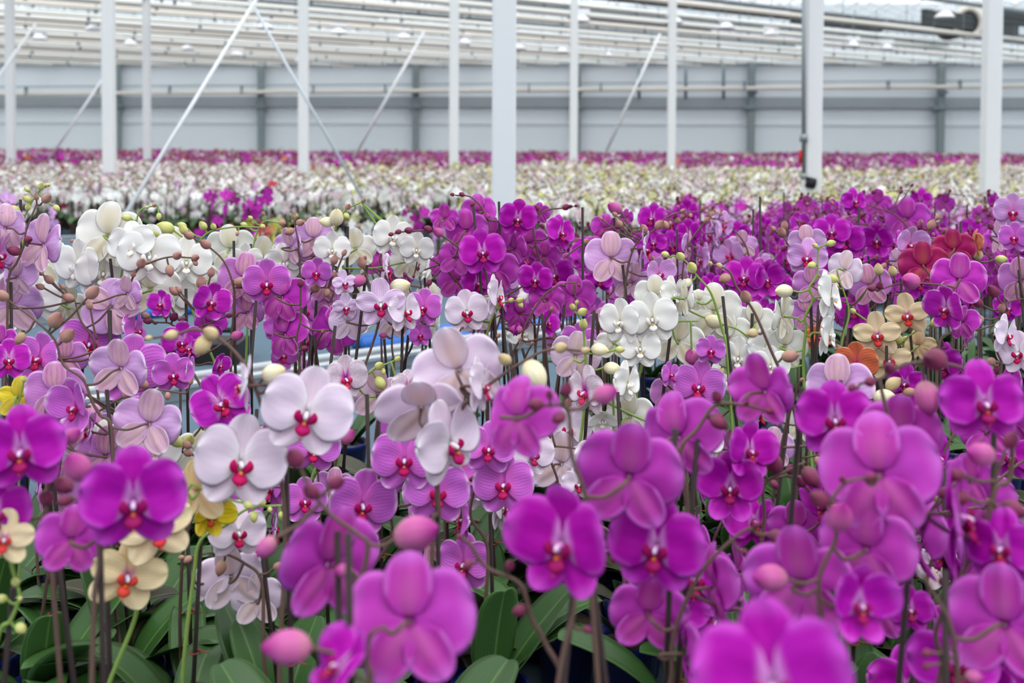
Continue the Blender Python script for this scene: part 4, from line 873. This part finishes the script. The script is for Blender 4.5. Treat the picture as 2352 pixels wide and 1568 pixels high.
# round duct
p = at(2225, 52, 32); b = MB()
ring = [p+Vector((math.cos(t)*.36, 0, math.sin(t)*.40)) for t in [i*2*PI/24 for i in range(25)]]; b.tube(ring, .09, 10, cap=False)
root = bpy.data.objects.new('air_duct', None); C.objects.link(root); root.location = p; tag(root, 'round cream duct mouth under the roof near the right post', 'duct')
obj('rim', b.mesh('rim', ['pipe_warm']), root, Matrix.Translation(-p)); b = MB(); b.tube([Vector((0, .02, 0)), Vector((0, 1.6, 0))], .36, 24); obj('barrel', b.mesh('barrel', ['dark_screen']), root)
b = MB(); b.tube([Vector((.3, .9, .40)), Vector((.3, .9, .9))], .02, 6); obj('hanger', b.mesh('hanger', ['galv']), root)
# roof: glass spans running with the pipes
ND = Vector((-DP.y, DP.x, 0)); b = MB(); bars = MB(); gut = MB(); scr = MB()
def clip(n0, s, ylim=YW+.0):
    q = ND*n0+DP*s; return q
def srange(n0):
    q = ND*n0                 # y between -8 and the wall, x between -40 and 46
    lo = (-8-q.y)/DP.y; hi = (YW+KW*q.x-q.y-.0)/(DP.y-KW*DP.x)
    lo2 = (-41-q.x)/DP.x; hi2 = (46-q.x)/DP.x
    return max(lo, lo2), min(hi, hi2)
SP = 3.6; n0 = -42
while n0 < 62:
    for (na, za, nb, zb) in ((n0, 5.15, n0+SP/2, 5.95), (n0+SP/2, 5.95, n0+SP, 5.15)):
        a0, a1 = srange(na); b0, b1 = srange(nb)
        if a1 <= a0 or b1 <= b0: continue
        k = len(b.v)
        for q, z in ((ND*na+DP*a0, za), (ND*na+DP*a1, za), (ND*nb+DP*b1, zb), (ND*nb+DP*b0, zb)): b.v.append(q+Vector((0, 0, z)))
        b.quad((k, k+1, k+2, k+3), [(0, 0), (1, 0), (1, 1), (0, 1)], 0)
        s = max(a0, b0)+.6
        while s < min(a1, b1):
            bars.tube([ND*na+DP*s+Vector((0, 0, za-.02)), ND*nb+DP*s+Vector((0, 0, zb-.02))], .020, 4, cap=False); s += 1.2
        if za < zb:
            gut.tube([ND*na+DP*(a0+.1)+Vector((0, 0, za-.06)), ND*na+DP*(a1-.1)+Vector((0, 0, za-.06))], .07, 6)
            mid_n = na+.9
            m0, m1 = srange(mid_n)
            if m1-m0 > 1 and int(round((n0+42)/SP)) % 4 == 1: scr.tube([ND*mid_n+DP*(m0+.1)+Vector((0, 0, za-.10)), ND*mid_n+DP*(m1-.1)+Vector((0, 0, za-.10))], .10, 6)
    n0 += SP
ce = struct('ceiling', b, ['glass'])
o = obj('glazing_bars', bars.mesh('glazing_bars', ['white_paint'], False), ce); obj('gutters', gut.mesh('gutters', ['galv']), ce); obj('folded_screens', scr.mesh('folded_screens', ['dark_screen']), ce)
b = MB(); b.box((-41, 17, H_/2), (.2, 62, H_)); struct('wall_left', b, ['wall_panel'])
b = MB(); b.box((46, 17, H_/2), (.2, 62, H_)); struct('wall_right', b, ['wall_panel'])
b = MB(); b.box((2.5, -10, H_/2), (87, .2, H_)); struct('wall_front', b, ['wall_panel'])
# ------------------------------------------------------------------ light
w = bpy.data.worlds.new('World'); bpy.context.scene.world = w; w.use_nodes = True; nt = w.node_tree; nt.nodes.clear(); g = G(nt)
bg = g.n('ShaderNodeBackground'); tc = g.n('ShaderNodeTexCoord'); sx = g.n('ShaderNodeSeparateXYZ'); g.l(tc.outputs['Generated'], sx.inputs[0])
f = g.step(sx.outputs[2], -.1, .6); nz = g.noise(3, 3, tc.outputs['Generated'])
c = g.mix(f, (.72, .76, .80, 1), (.97, .985, 1, 1)); bg.inputs[1].default_value = 1.6
g.l(c, bg.inputs[0]); wo = g.n('ShaderNodeOutputWorld'); g.l(bg.outputs[0], wo.inputs[0])
sd = bpy.data.lights.new('sun', 'SUN'); sd.energy = 1.0; sd.angle = math.radians(40); sd.color = (1, .99, .97)
so = bpy.data.objects.new('sun', sd); C.objects.link(so); so.rotation_euler = (math.radians(24), math.radians(14), 0)
sc = bpy.context.scene
sc.view_settings.view_transform = 'Standard'; sc.view_settings.look = 'None'; sc.view_settings.gamma = 1; sc.view_settings.use_curve_mapping = False
sc.view_settings.exposure = .33
